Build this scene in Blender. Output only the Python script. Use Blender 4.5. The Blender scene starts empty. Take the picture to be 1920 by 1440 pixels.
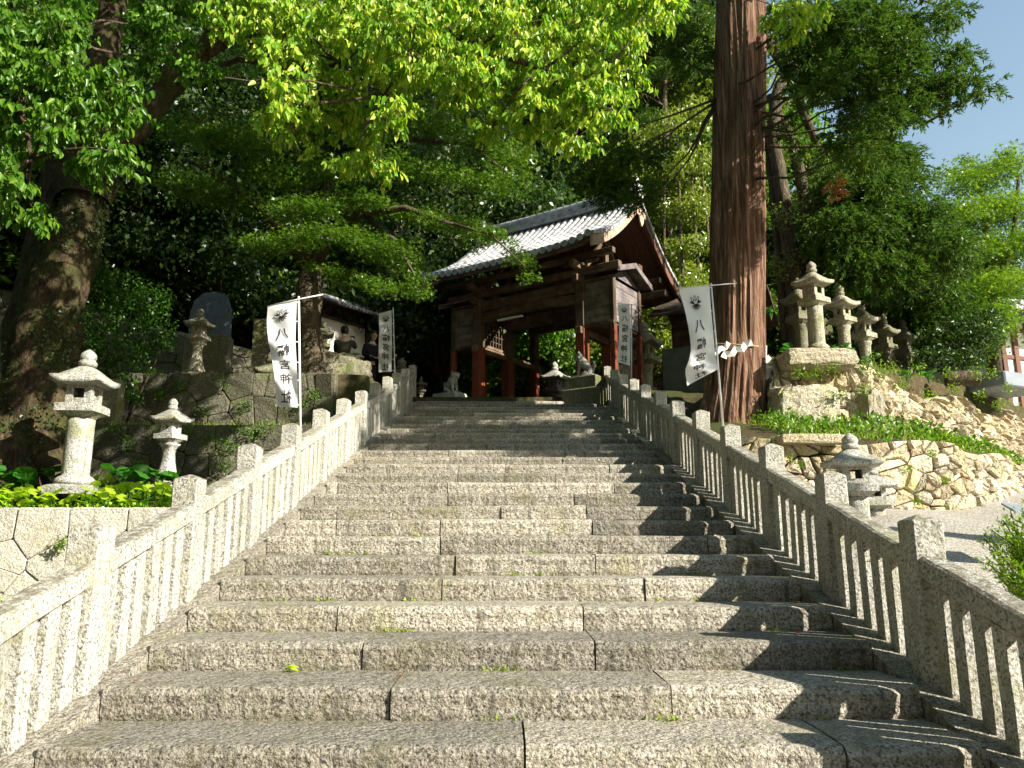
import bpy, math, random
import numpy as np
from mathutils import Vector, Matrix, noise as mnoise

R = math.radians
S = bpy.context.scene
COL = S.collection

# ------------------------------------------------------------------ camera
CAM = Vector((-0.03, 0.0, 0.913))
PITCH, YAW, FPX = R(101.69), R(-0.36), 1450.0
cd = bpy.data.cameras.new("camera")
cd.sensor_width = 36.0
cd.lens = 36.0 * FPX / 1920.0
cd.clip_start = 0.05
cd.clip_end = 2000.0
cam = bpy.data.objects.new("camera", cd)
cam.location = CAM
cam.rotation_euler = (PITCH, 0.0, YAW)
COL.objects.link(cam)
S.camera = cam

# ------------------------------------------------------------------ light
SUNV = Vector((0.76, -0.47, 0.50)).normalized()      # towards the sun
SUN_EL = math.asin(SUNV.z)
SUN_AZ = math.atan2(SUNV.x, SUNV.y)
W = bpy.data.worlds.new("World")
S.world = W
W.use_nodes = True
nt = W.node_tree
nt.nodes.clear()
sky = nt.nodes.new("ShaderNodeTexSky")
sky.sky_type = 'NISHITA'
sky.sun_disc = False
sky.sun_elevation = SUN_EL
sky.sun_rotation = SUN_AZ
sky.air_density = 1.8
sky.dust_density = 0.4
sky.ozone_density = 1.3
bg = nt.nodes.new("ShaderNodeBackground")
bg.inputs[1].default_value = 0.074
wo = nt.nodes.new("ShaderNodeOutputWorld")
nt.links.new(sky.outputs[0], bg.inputs[0])
nt.links.new(bg.outputs[0], wo.inputs[0])
sl = bpy.data.lights.new("sun", 'SUN')
sl.energy = 5.0
sl.angle = R(0.5)
sl.color = (1.0, 0.925, 0.80)
so = bpy.data.objects.new("sun", sl)
so.rotation_euler = SUNV.to_track_quat('Z', 'Y').to_euler()
so.location = (20, -12, 20)
COL.objects.link(so)
S.view_settings.view_transform = 'Standard'
S.view_settings.look = 'None'
S.view_settings.exposure = 1.38
S.view_settings.gamma = 1.0
S.view_settings.use_curve_mapping = False
S.cycles.max_bounces = 6
S.cycles.diffuse_bounces = 3
S.cycles.transparent_max_bounces = 8

# ------------------------------------------------------------------ helpers
CR = np.array(cam.rotation_euler.to_matrix())
def ray(px, py):
    d = CR @ np.array([(px - 960) / FPX, (720 - py) / FPX, -1.0])
    return d
def P(px, py, Y):
    """world point seen at photo pixel (px,py) on the vertical plane y=Y"""
    d = ray(px, py); t = (Y - CAM.y) / d[1]
    return Vector((CAM.x + d[0] * t, Y, CAM.z + d[2] * t))
def PXm(Y):
    return FPX / (Y * 0.98 + 0.5)

rng = np.random.default_rng(7)
random.seed(7)

def tag(o, label=None, cat=None, group=None, kind=None):
    if label: o["label"] = label
    if cat: o["category"] = cat
    if group: o["group"] = group
    if kind: o["kind"] = kind
    return o
def add(name, me, parent=None, loc=None, rz=None):
    o = bpy.data.objects.new(name, me)
    COL.objects.link(o)
    if parent is not None: o.parent = parent
    if loc is not None: o.location = loc
    if rz is not None: o.rotation_euler = (0, 0, rz)
    return o
def empty(name, loc=(0, 0, 0), rz=0.0):
    o = add(name, None, None, loc, rz)
    o.empty_display_size = 0.2
    return o
def mesh(name, V, F, mats, smooth=False, mi=None):
    me = bpy.data.meshes.new(name)
    V = np.asarray(V, dtype=np.float32)
    if isinstance(F, np.ndarray):
        n, k = F.shape
        me.vertices.add(len(V)); me.vertices.foreach_set("co", V.ravel())
        me.loops.add(n * k); me.loops.foreach_set("vertex_index", F.astype(np.int32).ravel())
        me.polygons.add(n)
        me.polygons.foreach_set("loop_start", np.arange(0, n * k, k, dtype=np.int32))
        me.update(calc_edges=True)
    else:
        me.from_pydata([tuple(v) for v in V.tolist()], [], F)
        me.update()
    for m in (mats if isinstance(mats, (list, tuple)) else [mats]): me.materials.append(m)
    if smooth: me.polygons.foreach_set("use_smooth", np.ones(len(me.polygons), dtype=bool))
    if mi is not None: me.polygons.foreach_set("material_index", np.asarray(mi, dtype=np.int32))
    return me

class MB:
    def __init__(s): s.v = []; s.f = []; s.m = []
    def face(s, idx, m=0): s.f.append(tuple(idx)); s.m.append(m)
    def hexa(s, pts, m=0):
        """8 points: bottom ring 0-3 (ccw from above), top ring 4-7"""
        b = len(s.v); s.v += [tuple(p) for p in pts]
        for q in ((3, 2, 1, 0), (4, 5, 6, 7), (0, 1, 5, 4), (1, 2, 6, 5), (2, 3, 7, 6), (3, 0, 4, 7)):
            s.face([b + i for i in q], m)
    def box(s, x0, x1, y0, y1, z0, z1, m=0):
        s.hexa([(x0, y0, z0), (x1, y0, z0), (x1, y1, z0), (x0, y1, z0), (x0, y0, z1), (x1, y0, z1), (x1, y1, z1), (x0, y1, z1)], m)
    def bbox(s, x0, x1, y0, y1, z0, z1, b=0.012, m=0):
        """box with bevelled vertical and horizontal edges (loft of octagons)"""
        rings = [(z0, b), (z0 + b, 0), (z1 - b, 0), (z1, b)]
        s.loft([[(x0 + i + c, y0 + i, z), (x1 - i - c, y0 + i, z), (x1 - i, y0 + i + c, z), (x1 - i, y1 - i - c, z), (x1 - i - c, y1 - i, z), (x0 + i + c, y1 - i, z), (x0 + i, y1 - i - c, z), (x0 + i, y0 + i + c, z)] for z, i in rings for c in (b,)], m)
    def loft(s, rings, m=0, cap=True):
        b = len(s.v); n = len(rings[0])
        for r in rings: s.v += [tuple(p) for p in r]
        for k in range(len(rings) - 1):
            for i in range(n):
                j = (i + 1) % n
                s.face((b + k * n + i, b + k * n + j, b + (k + 1) * n + j, b + (k + 1) * n + i), m)
        if cap:
            s.face([b + i for i in reversed(range(n))], m)
            s.face([b + (len(rings) - 1) * n + i for i in range(n)], m)
    def lathe(s, prof, n=16, c=(0, 0), m=0, cap=True):
        s.loft([[(c[0] + r * math.cos(2 * math.pi * i / n), c[1] + r * math.sin(2 * math.pi * i / n), z) for i in range(n)] for z, r in prof], m, cap)
    def tube(s, pts, rad, n=8, m=0, cap=True):
        pts = [Vector(p) for p in pts]
        if not hasattr(rad, '__len__'): rad = [rad] * len(pts)
        rings = []; up = None
        for i, p in enumerate(pts):
            d = (pts[min(i + 1, len(pts) - 1)] - pts[max(i - 1, 0)]).normalized()
            if up is None: up = Vector((0, 0, 1)) if abs(d.z) < .9 else Vector((1, 0, 0))
            a = d.cross(up).normalized(); bb = d.cross(a).normalized(); up = -bb if up.dot(-bb) > 0 else bb
            a = d.cross(up).normalized(); 
            rings.append([p + (a * math.cos(2 * math.pi * k / n) + up * math.sin(2 * math.pi * k / n)) * rad[i] for k in range(n)])
        s.loft(rings, m, cap)
    def build(s, name, mats, parent=None, loc=None, rz=None, smooth=False):
        return add(name, s.mesh(name, mats, smooth), parent, loc, rz)
    def mesh(s, name, mats, smooth=False):
        me = mesh(name, s.v, s.f, mats, smooth, s.m)
        return me

def vnoise(p, seed=0):
    """vectorised 3D value noise in -1..1"""
    p = np.asarray(p, dtype=np.float64)
    i = np.floor(p).astype(np.int64); f = p - i; u = f * f * (3 - 2 * f)
    def h(a, b, c):
        n = (a * 374761393 + b * 668265263 + c * 2147483647 + seed * 1274126177) & 0xffffffff
        n = ((n ^ (n >> 13)) * 1274126177) & 0xffffffff
        n = (n ^ (n >> 16)) & 0xffff
        return n / 32767.5 - 1
    r = 0
    for dx in (0, 1):
        for dy in (0, 1):
            for dz in (0, 1):
                w = (u[..., 0] if dx else 1 - u[..., 0]) * (u[..., 1] if dy else 1 - u[..., 1]) * (u[..., 2] if dz else 1 - u[..., 2])
                r = r + w * h(i[..., 0] + dx, i[..., 1] + dy, i[..., 2] + dz)
    return r
def fbm(p, oct=3, seed=0):
    p = np.asarray(p, dtype=np.float64); a = 1; r = 0
    for k in range(oct):
        r = r + a * vnoise(p * 2 ** k + 17.3 * k, seed + k); a *= .5
    return r
def rough(me, amp, scale, seed=0):
    """push the vertices of a mesh about with noise"""
    n = len(me.vertices); co = np.empty(n * 3, dtype=np.float32); me.vertices.foreach_get("co", co); co = co.reshape(-1, 3)
    d = np.stack([vnoise(co * scale + 31.7 * k, seed + k) for k in range(3)], 1) * amp
    me.vertices.foreach_set("co", (co + d).astype(np.float32).ravel()); me.update()
    return me

# ------------------------------------------------------------------ materials
class NG:
    def __init__(s, name):
        s.m = bpy.data.materials.new(name); s.m.use_nodes = True; s.t = s.m.node_tree; s.t.nodes.clear()
        s.out = s.n("ShaderNodeOutputMaterial")
    def n(s, t, **kw):
        x = s.t.nodes.new(t)
        for k, v in kw.items(): setattr(x, k, v)
        return x
    def l(s, a, b): s.t.links.new(a, b)
    def pos(s, scale=(1, 1, 1), local=False, rot=None):
        if local: src = s.n("ShaderNodeTexCoord").outputs["Object"]
        else: src = s.n("ShaderNodeNewGeometry").outputs["Position"]
        mp = s.n("ShaderNodeMapping"); mp.inputs["Scale"].default_value = scale
        if rot: mp.inputs["Rotation"].default_value = rot
        s.l(src, mp.inputs["Vector"]); return mp.outputs[0]
    def noise(s, vec, scale, detail=4, rough=.55, dist=0.0):
        x = s.n("ShaderNodeTexNoise"); x.inputs["Scale"].default_value = scale; x.inputs["Detail"].default_value = detail
        x.inputs["Roughness"].default_value = rough; x.inputs["Distortion"].default_value = dist; s.l(vec, x.inputs["Vector"]); return x.outputs["Fac"]
    def ramp(s, fac, stops, interp='LINEAR'):
        x = s.n("ShaderNodeValToRGB"); x.color_ramp.interpolation = interp
        e = x.color_ramp.elements
        while len(e) > 1: e.remove(e[-1])
        e[0].position = stops[0][0]; e[0].color = (*stops[0][1], 1) if hasattr(stops[0][1], '__len__') else (stops[0][1],) * 3 + (1,)
        for p, c in stops[1:]:
            q = e.new(p); q.color = (*c, 1) if hasattr(c, '__len__') else (c, c, c, 1)
        s.l(fac, x.inputs[0]); return x.outputs[0]
    def mix(s, fac, a, b, mode='MIX'):
        x = s.n("ShaderNodeMix", data_type='RGBA', blend_type=mode)
        for sock, v in ((x.inputs[0], fac), (x.inputs[6], a), (x.inputs[7], b)):
            if isinstance(v, (int, float)): sock.default_value = v
            elif isinstance(v, tuple): sock.default_value = (*v, 1)
            else: s.l(v, sock)
        return x.outputs[2]
    def math(s, op, a, b=0.0):
        x = s.n("ShaderNodeMath", operation=op)
        for sock, v in ((x.inputs[0], a), (x.inputs[1], b)):
            if isinstance(v, (int, float)): sock.default_value = v
            else: s.l(v, sock)
        return x.outputs[0]
    def bump(s, h, strength=.5, dist=.02):
        x = s.n("ShaderNodeBump"); x.inputs["Strength"].default_value = strength; x.inputs["Distance"].default_value = dist
        s.l(h, x.inputs["Height"]); return x.outputs[0]
    def bsdf(s, col, rough=.8, nrm=None, spec=.3, metal=0.0):
        x = s.n("ShaderNodeBsdfPrincipled")
        if isinstance(col, tuple): x.inputs["Base Color"].default_value = (*col, 1)
        else: s.l(col, x.inputs["Base Color"])
        if isinstance(rough, (int, float)): x.inputs["Roughness"].default_value = rough
        else: s.l(rough, x.inputs["Roughness"])
        x.inputs["Specular IOR Level"].default_value = spec; x.inputs["Metallic"].default_value = metal
        if nrm is not None: s.l(nrm, x.inputs["Normal"])
        return x.outputs[0]
    def done(s, sh): s.l(sh, s.out.inputs["Surface"]); return s.m
    def rnd(s): return s.n("ShaderNodeObjectInfo").outputs["Random"]
    def isl(s): return s.n("ShaderNodeNewGeometry").outputs["Random Per Island"]

def granite(name, base, dark, light, lichen=(.16, .17, .07), moss=.35, speck=1.0, bump=.6, bs=38, var=.25, streak=0.0, patch=1.1, top=0.0, topc=(.13, .11, .07), hues=None):
    g = NG(name); p = g.pos()
    big = g.noise(p, patch, 5, .6); mid = g.noise(p, 7, 4, .6); fine = g.noise(p, 62, 3, .75); spot = g.noise(p, 24, 4, .75)
    c = g.mix(g.ramp(big, [(.35, 0.0), (.65, 1.0)]), base, tuple(x * .8 for x in base))
    c = g.mix(g.ramp(fine, [(.40, 1.0), (.475, 0.0)]), c, dark) if speck else c
    c = g.mix(g.ramp(fine, [(.53, 0.0), (.61, .85 * speck)]), c, light)
    c = g.mix(g.ramp(mid, [(.52, 0.0), (.72, .55)]), c, tuple(x * .55 for x in base))
    c = g.mix(g.ramp(spot, [(.57, 0.0), (.63, .85 * speck)]), c, tuple(x * 1.3 for x in dark))
    c = g.mix(g.ramp(spot, [(.36, .6 * speck), (.43, 0.0)]), c, light)
    if hues: c = g.mix(.75, c, g.mix(1.0, c, g.ramp(g.math('FRACT', g.math('MULTIPLY', g.rnd(), 17.31)), hues), 'MULTIPLY'))
    if top:
        nz = g.n("ShaderNodeSeparateXYZ"); g.l(g.n("ShaderNodeNewGeometry").outputs["Normal"], nz.inputs[0])
        tf = g.math('MULTIPLY', g.ramp(nz.outputs[2], [(.55, 0.0), (.8, top)]), g.ramp(g.noise(p, 14, 5, .75), [(.40, 0.0), (.56, 1.0)]))
        c = g.mix(tf, c, topc)
    lf = g.math('MULTIPLY', g.ramp(g.noise(p, 2.6, 6, .7), [(.50, 0.0), (.66, 1.0)]), moss)
    c = g.mix(lf, c, lichen)
    if streak:
        sp = g.pos((9, 9, .7)); sf = g.math('MULTIPLY', g.ramp(g.noise(sp, 1.6, 4, .65), [(.55, 0.0), (.70, 1.0)]), streak)
        c = g.mix(sf, c, tuple(x * .35 for x in base))
    v = g.ramp(g.rnd(), [(0, 1 - var), (1, 1 + var * .6)])
    c = g.mix(1.0, c, v, 'MULTIPLY')
    h = g.math('ADD', g.math('MULTIPLY', g.noise(p, bs, 5, .65), 1.0), g.math('MULTIPLY', mid, .8))
    return g.done(g.bsdf(c, .88, g.bump(h, bump, .045), .2))

M = {}
M['step'] = granite("step granite", (.41, .375, .305), (.08, .07, .056), (.72, .69, .62), (.20, .19, .08), .5, .52, 1.0, 22, .36, .95)
M['fence'] = granite("fence granite", (.50, .49, .43), (.12, .112, .09), (.72, .71, .66), (.30, .29, .17), .6, .5, .5, 50, .14, .6, 1.1, .8)
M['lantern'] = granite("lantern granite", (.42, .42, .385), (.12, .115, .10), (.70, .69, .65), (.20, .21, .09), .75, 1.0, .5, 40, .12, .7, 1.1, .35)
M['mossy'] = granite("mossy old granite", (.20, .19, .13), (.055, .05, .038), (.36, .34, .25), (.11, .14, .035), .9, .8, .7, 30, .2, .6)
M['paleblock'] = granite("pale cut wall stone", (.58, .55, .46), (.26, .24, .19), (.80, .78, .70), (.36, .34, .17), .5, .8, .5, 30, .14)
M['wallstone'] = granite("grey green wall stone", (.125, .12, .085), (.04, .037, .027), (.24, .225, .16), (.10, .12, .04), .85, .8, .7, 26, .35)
M['rock'] = granite("pale yellow rock", (.50, .44, .32), (.13, .10, .06), (.78, .74, .64), (.30, .30, .08), .6, .9, 1.0, 13, .45, 0, 2.0, 0, (.1, .1, .1), [(0, (1.1, 1.08, 1.0)), (.3, (1.05, .92, .75)), (.55, (1.2, 1.25, 1.3)), (.85, (.8, .68, .55)), (1, (1.1, 1.0, .85))])  # yellowish stone, hue varied from stone to stone
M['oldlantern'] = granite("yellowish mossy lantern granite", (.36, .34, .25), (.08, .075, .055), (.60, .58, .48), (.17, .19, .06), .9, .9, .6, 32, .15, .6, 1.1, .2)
M['darkjoint'] = granite("dark joint earth", (.045, .038, .026), (.02, .017, .012), (.09, .08, .055), (.04, .05, .015), .6, .6, .8, 25, .1)

def soil():
    g = NG("leaf litter soil"); p = g.pos()
    c = g.ramp(g.noise(p, 9, 6, .7), [(.3, (.035, .027, .016)), (.5, (.075, .058, .032)), (.7, (.12, .10, .05))])
    c = g.mix(g.ramp(g.noise(p, .8, 4, .6), [(.45, 0.0), (.6, .8)]), c, (.045, .065, .016))
    return g.done(g.bsdf(c, .95, g.bump(g.noise(p, 30, 5, .7), .8, .05), .1))
M['soil'] = soil()
def gravel():
    g = NG("washed gravel paving"); p = g.pos()
    vo = g.n("ShaderNodeTexVoronoi"); vo.inputs["Scale"].default_value = 42; g.l(p, vo.inputs["Vector"])
    c = g.mix(g.ramp(vo.outputs["Distance"], [(.1, 0.0), (.6, 1.0)]), (.52, .50, .45), (.15, .14, .12))
    c = g.mix(.55, c, g.ramp(g.noise(p, 34, 3, .75), [(.42, (.09, .085, .075)), (.56, (.60, .57, .52))]))
    c = g.mix(g.ramp(g.noise(p, 1.2, 4, .6), [(.4, 0.0), (.65, .55)]), c, (.24, .21, .15))
    return g.done(g.bsdf(c, .9, g.bump(vo.outputs["Distance"], .7, .01), .2))
M['gravel'] = gravel()
def wood(name, base, dark, light, axis=2, rough=.8, worn=0.0, wornc=(.4, .35, .28)):
    g = NG(name); sc = [14, 14, 14]; sc[axis] = .7
    p = g.pos(tuple(sc), local=True); q = g.pos(local=True)
    f = g.noise(p, 2.2, 5, .65, .3)
    c = g.mix(g.ramp(f, [(.3, 0.0), (.7, 1.0)]), dark, base)
    c = g.mix(g.ramp(g.noise(p, 5, 3, .6), [(.55, 0.0), (.75, .6)]), c, light)
    if worn: c = g.mix(g.math('MULTIPLY', g.ramp(g.noise(q, 3.0, 5, .7), [(.45, 0.0), (.6, 1.0)]), worn), c, wornc)
    c = g.mix(1.0, c, g.ramp(g.rnd(), [(0, .8), (1, 1.15)]), 'MULTIPLY')
    return g.done(g.bsdf(c, rough, g.bump(f, .5, .01), .25))
M['wood'] = wood("aged brown timber", (.095, .062, .038), (.035, .022, .014), (.18, .13, .08), 2, .8, .3, (.25, .2, .14))
M['wood_h'] = wood("aged brown beam", (.105, .066, .04), (.04, .024, .015), (.21, .15, .095), 0, .8, .3, (.28, .22, .15))
M['wood_v'] = wood("aged brown cross beam", (.15, .095, .055), (.05, .03, .018), (.28, .2, .13), 1, .8, .3, (.3, .24, .17))
M['plank'] = wood("grey weathered plank", (.16, .13, .10), (.06, .045, .035), (.27, .23, .19), 0, .85, .3)
M['plank_v'] = wood("dark grey gable plank", (.15, .13, .14), (.06, .05, .055), (.26, .23, .24), 1, .85, .3)
M['vermilion'] = wood("faded vermilion paint", (.20, .042, .018), (.09, .02, .010), (.30, .085, .035), 2, .6, .45, (.16, .07, .035))
M['palewood'] = wood("sun bleached bargeboard", (.40, .29, .21), (.22, .14, .09), (.58, .46, .36), 1, .8, .4, (.55, .46, .38))
M['redwood'] = wood("red brown bargeboard", (.15, .075, .048), (.08, .035, .025), (.27, .15, .10), 1, .7)
def tile():
    g = NG("grey clay roof tile"); p = g.pos(local=True)
    c = g.ramp(g.noise(p, 5, 5, .6), [(.35, (.22, .23, .25)), (.5, (.38, .38, .39)), (.66, (.54, .53, .51))])
    c = g.mix(g.ramp(g.noise(p, 24, 3, .6), [(.55, 0.0), (.7, .6)]), c, (.15, .15, .14))
    c = g.mix(1.0, c, g.ramp(g.rnd(), [(0, .85), (1, 1.12)]), 'MULTIPLY')
    return g.done(g.bsdf(c, .5, g.bump(g.noise(p, 30, 4), .3, .01), .5))
M['tile'] = tile()
M['tile_dark'] = granite("dark pan tile", (.11, .115, .125), (.04, .04, .045), (.22, .22, .23), (.10, .10, .07), .4, .5, .3, 30, .1)  # pan bed coloured darker than the rows so the ribs stand out
def flat(name, col, rough=.7, spec=.3, metal=0.0, ns=20, amt=.25):
    g = NG(name); p = g.pos(local=True)
    c = g.mix(g.ramp(g.noise(p, ns, 4, .6), [(.35, 0.0), (.7, 1.0)]), col, tuple(x * (1 - amt) for x in col))
    return g.done(g.bsdf(c, rough, None, spec, metal))
M['white'] = flat("white painted metal", (.78, .78, .76), .4, .5)
M['plaster'] = flat("white plaster", (.82, .80, .75), .8, .2, 0, 3, .12)
M['board'] = flat("white notice board", (.88, .86, .80), .7, .3, 0, 4, .05)
M['ink'] = flat("black ink", (.03, .022, .028), .8)
M['rope'] = flat("straw rope", (.42, .34, .18), .9)
M['paper'] = flat("white paper", (.84, .84, .82), .8)
M['skytint_stone'] = granite("stone with painted sky reflection", (.15, .20, .27), (.06, .08, .11), (.20, .24, .29), (.10, .11, .06), .5, .5, .2, 40, .1)  # blue tint is the sky's reflection painted into the stone colour
M['skin'] = flat("skin", (.50, .32, .24), .6)
M['hair'] = flat("black hair", (.015, .012, .010), .5)
M['jacket'] = flat("dark olive jacket", (.07, .07, .04), .9)
M['suit'] = flat("black suit cloth", (.018, .018, .024), .85)
M['khaki'] = flat("khaki trousers", (.18, .15, .08), .9)
M['shoe'] = flat("black leather", (.015, .014, .014), .4)
M['greywall'] = flat("grey green concrete", (.22, .25, .22), .9, .2, 0, 4, .3)
M['copper'] = flat("green copper cap", (.16, .30, .27), .6, .3, 0, 9, .4)
M['greyroof'] = flat("smooth grey sheet", (.20, .23, .26), .6, .3, 0, 5, .2)
def cloth():
    g = NG("white banner cloth")
    d = g.n("ShaderNodeBsdfDiffuse"); d.inputs[0].default_value = (.90, .91, .92, 1)
    t = g.n("ShaderNodeBsdfTranslucent"); t.inputs[0].default_value = (.70, .72, .75, 1)
    m = g.n("ShaderNodeMixShader"); m.inputs[0].default_value = .35
    g.l(d.outputs[0], m.inputs[1]); g.l(t.outputs[0], m.inputs[2]); return g.done(m.outputs[0])
M['cloth'] = cloth()
def leaf(name, cols, trans=.45, tcol=None, gloss=.06, tscale=(1.5, 1.7, .8)):
    g = NG(name); f = g.isl()
    c = g.ramp(f, [(i / (len(cols) - 1), k) for i, k in enumerate(cols)])
    c = g.mix(g.math('MULTIPLY', g.ramp(g.noise(g.pos(), .9, 3, .6), [(.35, 0.0), (.65, 1.0)]), .35), c, cols[0])
    d = g.n("ShaderNodeBsdfDiffuse"); g.l(c, d.inputs[0])
    t = g.n("ShaderNodeBsdfTranslucent"); g.l(g.mix(1.0, c, tscale, 'MULTIPLY'), t.inputs[0])
    m = g.n("ShaderNodeMixShader"); m.inputs[0].default_value = trans
    g.l(d.outputs[0], m.inputs[1]); g.l(t.outputs[0], m.inputs[2])
    gl = g.n("ShaderNodeBsdfGlossy"); gl.inputs["Roughness"].default_value = .35; gl.inputs[0].default_value = (.9, .95, .9, 1)
    m2 = g.n("ShaderNodeMixShader"); m2.inputs[0].default_value = gloss
    g.l(m.outputs[0], m2.inputs[1]); g.l(gl.outputs[0], m2.inputs[2])
    return g.done(m2.outputs[0])
M['lf_camphor'] = leaf("young camphor leaf", [(.08, .22, .014), (.19, .37, .024), (.38, .52, .055), (.58, .62, .11)], .46, gloss=.02, tscale=(1.4, 1.35, .6))
M['lf_camphor2'] = leaf("green camphor leaf", [(.045, .125, .012), (.085, .19, .014), (.17, .30, .022)], .45, gloss=.02)
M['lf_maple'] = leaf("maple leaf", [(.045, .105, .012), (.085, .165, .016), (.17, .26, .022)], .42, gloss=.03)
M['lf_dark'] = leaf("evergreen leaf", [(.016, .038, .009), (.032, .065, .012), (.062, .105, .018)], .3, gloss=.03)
M['lf_bush'] = leaf("deep green shrub leaf", [(.018, .06, .008), (.04, .11, .012), (.085, .18, .018)], .4, gloss=.02)
M['lf_cedar'] = leaf("cedar needles", [(.032, .075, .014), (.055, .11, .018), (.10, .145, .022)], .3, gloss=.008)
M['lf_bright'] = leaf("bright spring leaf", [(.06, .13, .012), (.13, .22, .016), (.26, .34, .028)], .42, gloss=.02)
M['lf_olive'] = leaf("yellow green bamboo leaf", [(.11, .15, .02), (.18, .23, .025), (.28, .32, .035)], .4, gloss=.05)
M['lf_butter'] = leaf("butterbur leaf", [(.20, .36, .02), (.36, .50, .03), (.52, .60, .05)], .5, gloss=.05)
M['lf_butterd'] = leaf("deep green butterbur leaf", [(.03, .13, .012), (.05, .19, .018)], .4, gloss=.06)
M['grass'] = leaf("yellowish grass", [(.14, .22, .018), (.26, .34, .03), (.36, .38, .06)], .4, gloss=.03)  # yellow green blades, tone random per blade
M['rust'] = leaf("rusty dead needles", [(.22, .06, .02), (.30, .10, .03)], .3)
def bark(name, c0, c1, c2, zs=.16, sc=9.0, moss=0.0, mossc=(.06, .08, .02), bump=1.0):
    g = NG(name); p = g.pos((1, 1, zs)); q = g.pos()
    f = g.noise(p, sc, 6, .7, .4); f2 = g.noise(p, sc * 3.2, 4, .6)
    c = g.ramp(f, [(.32, c0), (.5, c1), (.68, c2)])
    c = g.mix(g.ramp(f2, [(.55, 0.0), (.70, .7)]), c, tuple(x * .35 for x in c1))
    c = g.mix(g.ramp(f2, [(.28, .6), (.42, 0.0)]), c, tuple(min(1, x * 1.5) for x in c2))
    if moss: c = g.mix(g.math('MULTIPLY', g.ramp(g.noise(q, 2.5, 6, .7), [(.45, 0.0), (.6, 1.0)]), moss), c, mossc)
    return g.done(g.bsdf(c, .92, g.bump(g.math('ADD', f, f2), bump, .05), .15))
M['bark_cedar'] = bark("cedar bark", (.04, .02, .014), (.165, .088, .058), (.36, .235, .17), .05, 13, .12, (.16, .14, .06), 1.0)
M['bark_camphor'] = bark("mossy camphor bark", (.02, .014, .010), (.05, .036, .022), (.125, .09, .05), .45, 9, .6, (.06, .07, .02))
M['bark'] = bark("grey brown bark", (.04, .03, .02), (.09, .07, .048), (.16, .13, .09), .35, 8, .4, (.07, .07, .03))
M['twig'] = bark("twig bark", (.045, .032, .022), (.09, .065, .045), (.18, .14, .10), .5, 10)

# ------------------------------------------------------------------ terrain
Y1, RUN, RISE = 4.374, 0.552, 0.164
SL = RISE / RUN
NTOP = 26
YTOP = Y1 + (NTOP - 1) * RUN            # last riser
def zline(y): return (y - Y1) * SL      # line through the foot of every riser
ZG = 4.44                               # level of the gate platform
LOWX, LOWY = [2.7, 4.2, 6.7, 10, 16, 60], [11.3, 11.3, 11.8, 15, 22, 60]
UPX, UPY = [4.75, 5.0, 6.7, 11.5, 20, 60], [14.3, 14.2, 14.2, 17.5, 25, 60]
def ss(a, b, x):
    t = np.clip((x - a) / (b - a), 0, 1); return t * t * (3 - 2 * t)
def path_z(y): return .72 + (y - 8) * .195
def height(x, y):
    x = np.asarray(x, float); y = np.asarray(y, float)
    stair = np.where(y < 4, -.8, np.clip(zline(y) - .18, -.8, ZG - .25))
    stair = np.where(y > YTOP + .3, ZG - .02, stair)
    # left terraces
    l = -.75 + .95 * ss(3, 9, y)
    l = l + (1.30 - l) * ss(9.78, 9.86, y) + .28 * ss(9.9, 10.8, y) + .17 * ss(11, 12.4, y)
    l = l + (2.86 - 1.75) * ss(12.72, 12.80, y) + 1.22 * ss(14.22, 14.30, y) + .40 * ss(14.5, 19, y)
    # right side
    path = np.where(y < 8, np.maximum(-.8, .72 - (8 - y) * .22), path_z(y))
    yl = np.interp(x, LOWX, LOWY); yu = np.interp(x, UPX, UPY)
    sl_ = 2.50 + .45 * ss(0, 2.5, y - yl)
    r = path + (sl_ - path) * ss(.24, .32, y - yl)
    bank = 2.9 + (ZG - 2.9) * ss(14.5, 18, y)
    up = np.where(x < 4.85, np.maximum(r, np.where(y > 13, bank, r)), r + (4.55 - r) * ss(.72, .82, y - yu))
    r = up
    w = ss(2.62, 2.66, np.abs(x))
    side = np.where(x < 0, l, r)
    z = stair * (1 - w) + side * w
    # everything merges behind the gate into a hill
    hl = ss(24, 30, y) * 0
    hill = np.maximum(0, y - 27) * .72 * (1 - ss(.25, .75, x / np.maximum(y, 1))) + np.maximum(0, y - 30) * .10
    hill += np.maximum(0, -x - 9) * .42 * ss(15, 24, y)
    z = z + hill * (y > 14) + .05 * fbm(np.stack([x * .9, y * .9, 0 * x], -1), 3, 3) * w
    return z
def H(x, y): return float(height(np.array([x]), np.array([y]))[0])

def cat(*a): return np.unique(np.round(np.concatenate(a), 4))
gx = cat(np.linspace(-220, -30, 14), np.arange(-30, -12, 1.0), np.arange(-12, 16, .2), np.array([-2.66, -2.62, 2.62, 2.66]), np.arange(16, 34, 1.0), np.linspace(34, 220, 14))
gy = cat(np.linspace(-120, -10, 8), np.arange(-10, 3, 1.0), np.arange(3, 24, .16), np.array([9.78, 9.86, 12.72, 12.8, 14.22, 14.3]), np.arange(24, 60, 1.0), np.linspace(60, 400, 14))
XX, YY = np.meshgrid(gx, gy)
ZZ = height(XX, np.minimum(YY, 75))
V = np.stack([XX, YY, ZZ], -1).reshape(-1, 3)
nx, ny = len(gx), len(gy)
i = np.arange(nx * ny).reshape(ny, nx)
F = np.stack([i[:-1, :-1], i[:-1, 1:], i[1:, 1:], i[1:, :-1]], -1).reshape(-1, 4)
# the path on the right is gravel
cx = V[F].mean(1)
isg = (cx[:, 0] > 2.62) & (cx[:, 1] < np.interp(cx[:, 0], LOWX, LOWY) + .05) & (cx[:, 1] < 40)
tag(add("ground", mesh("ground", V, F, [M['soil'], M['gravel']], True, isg.astype(int))), kind="structure")

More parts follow.
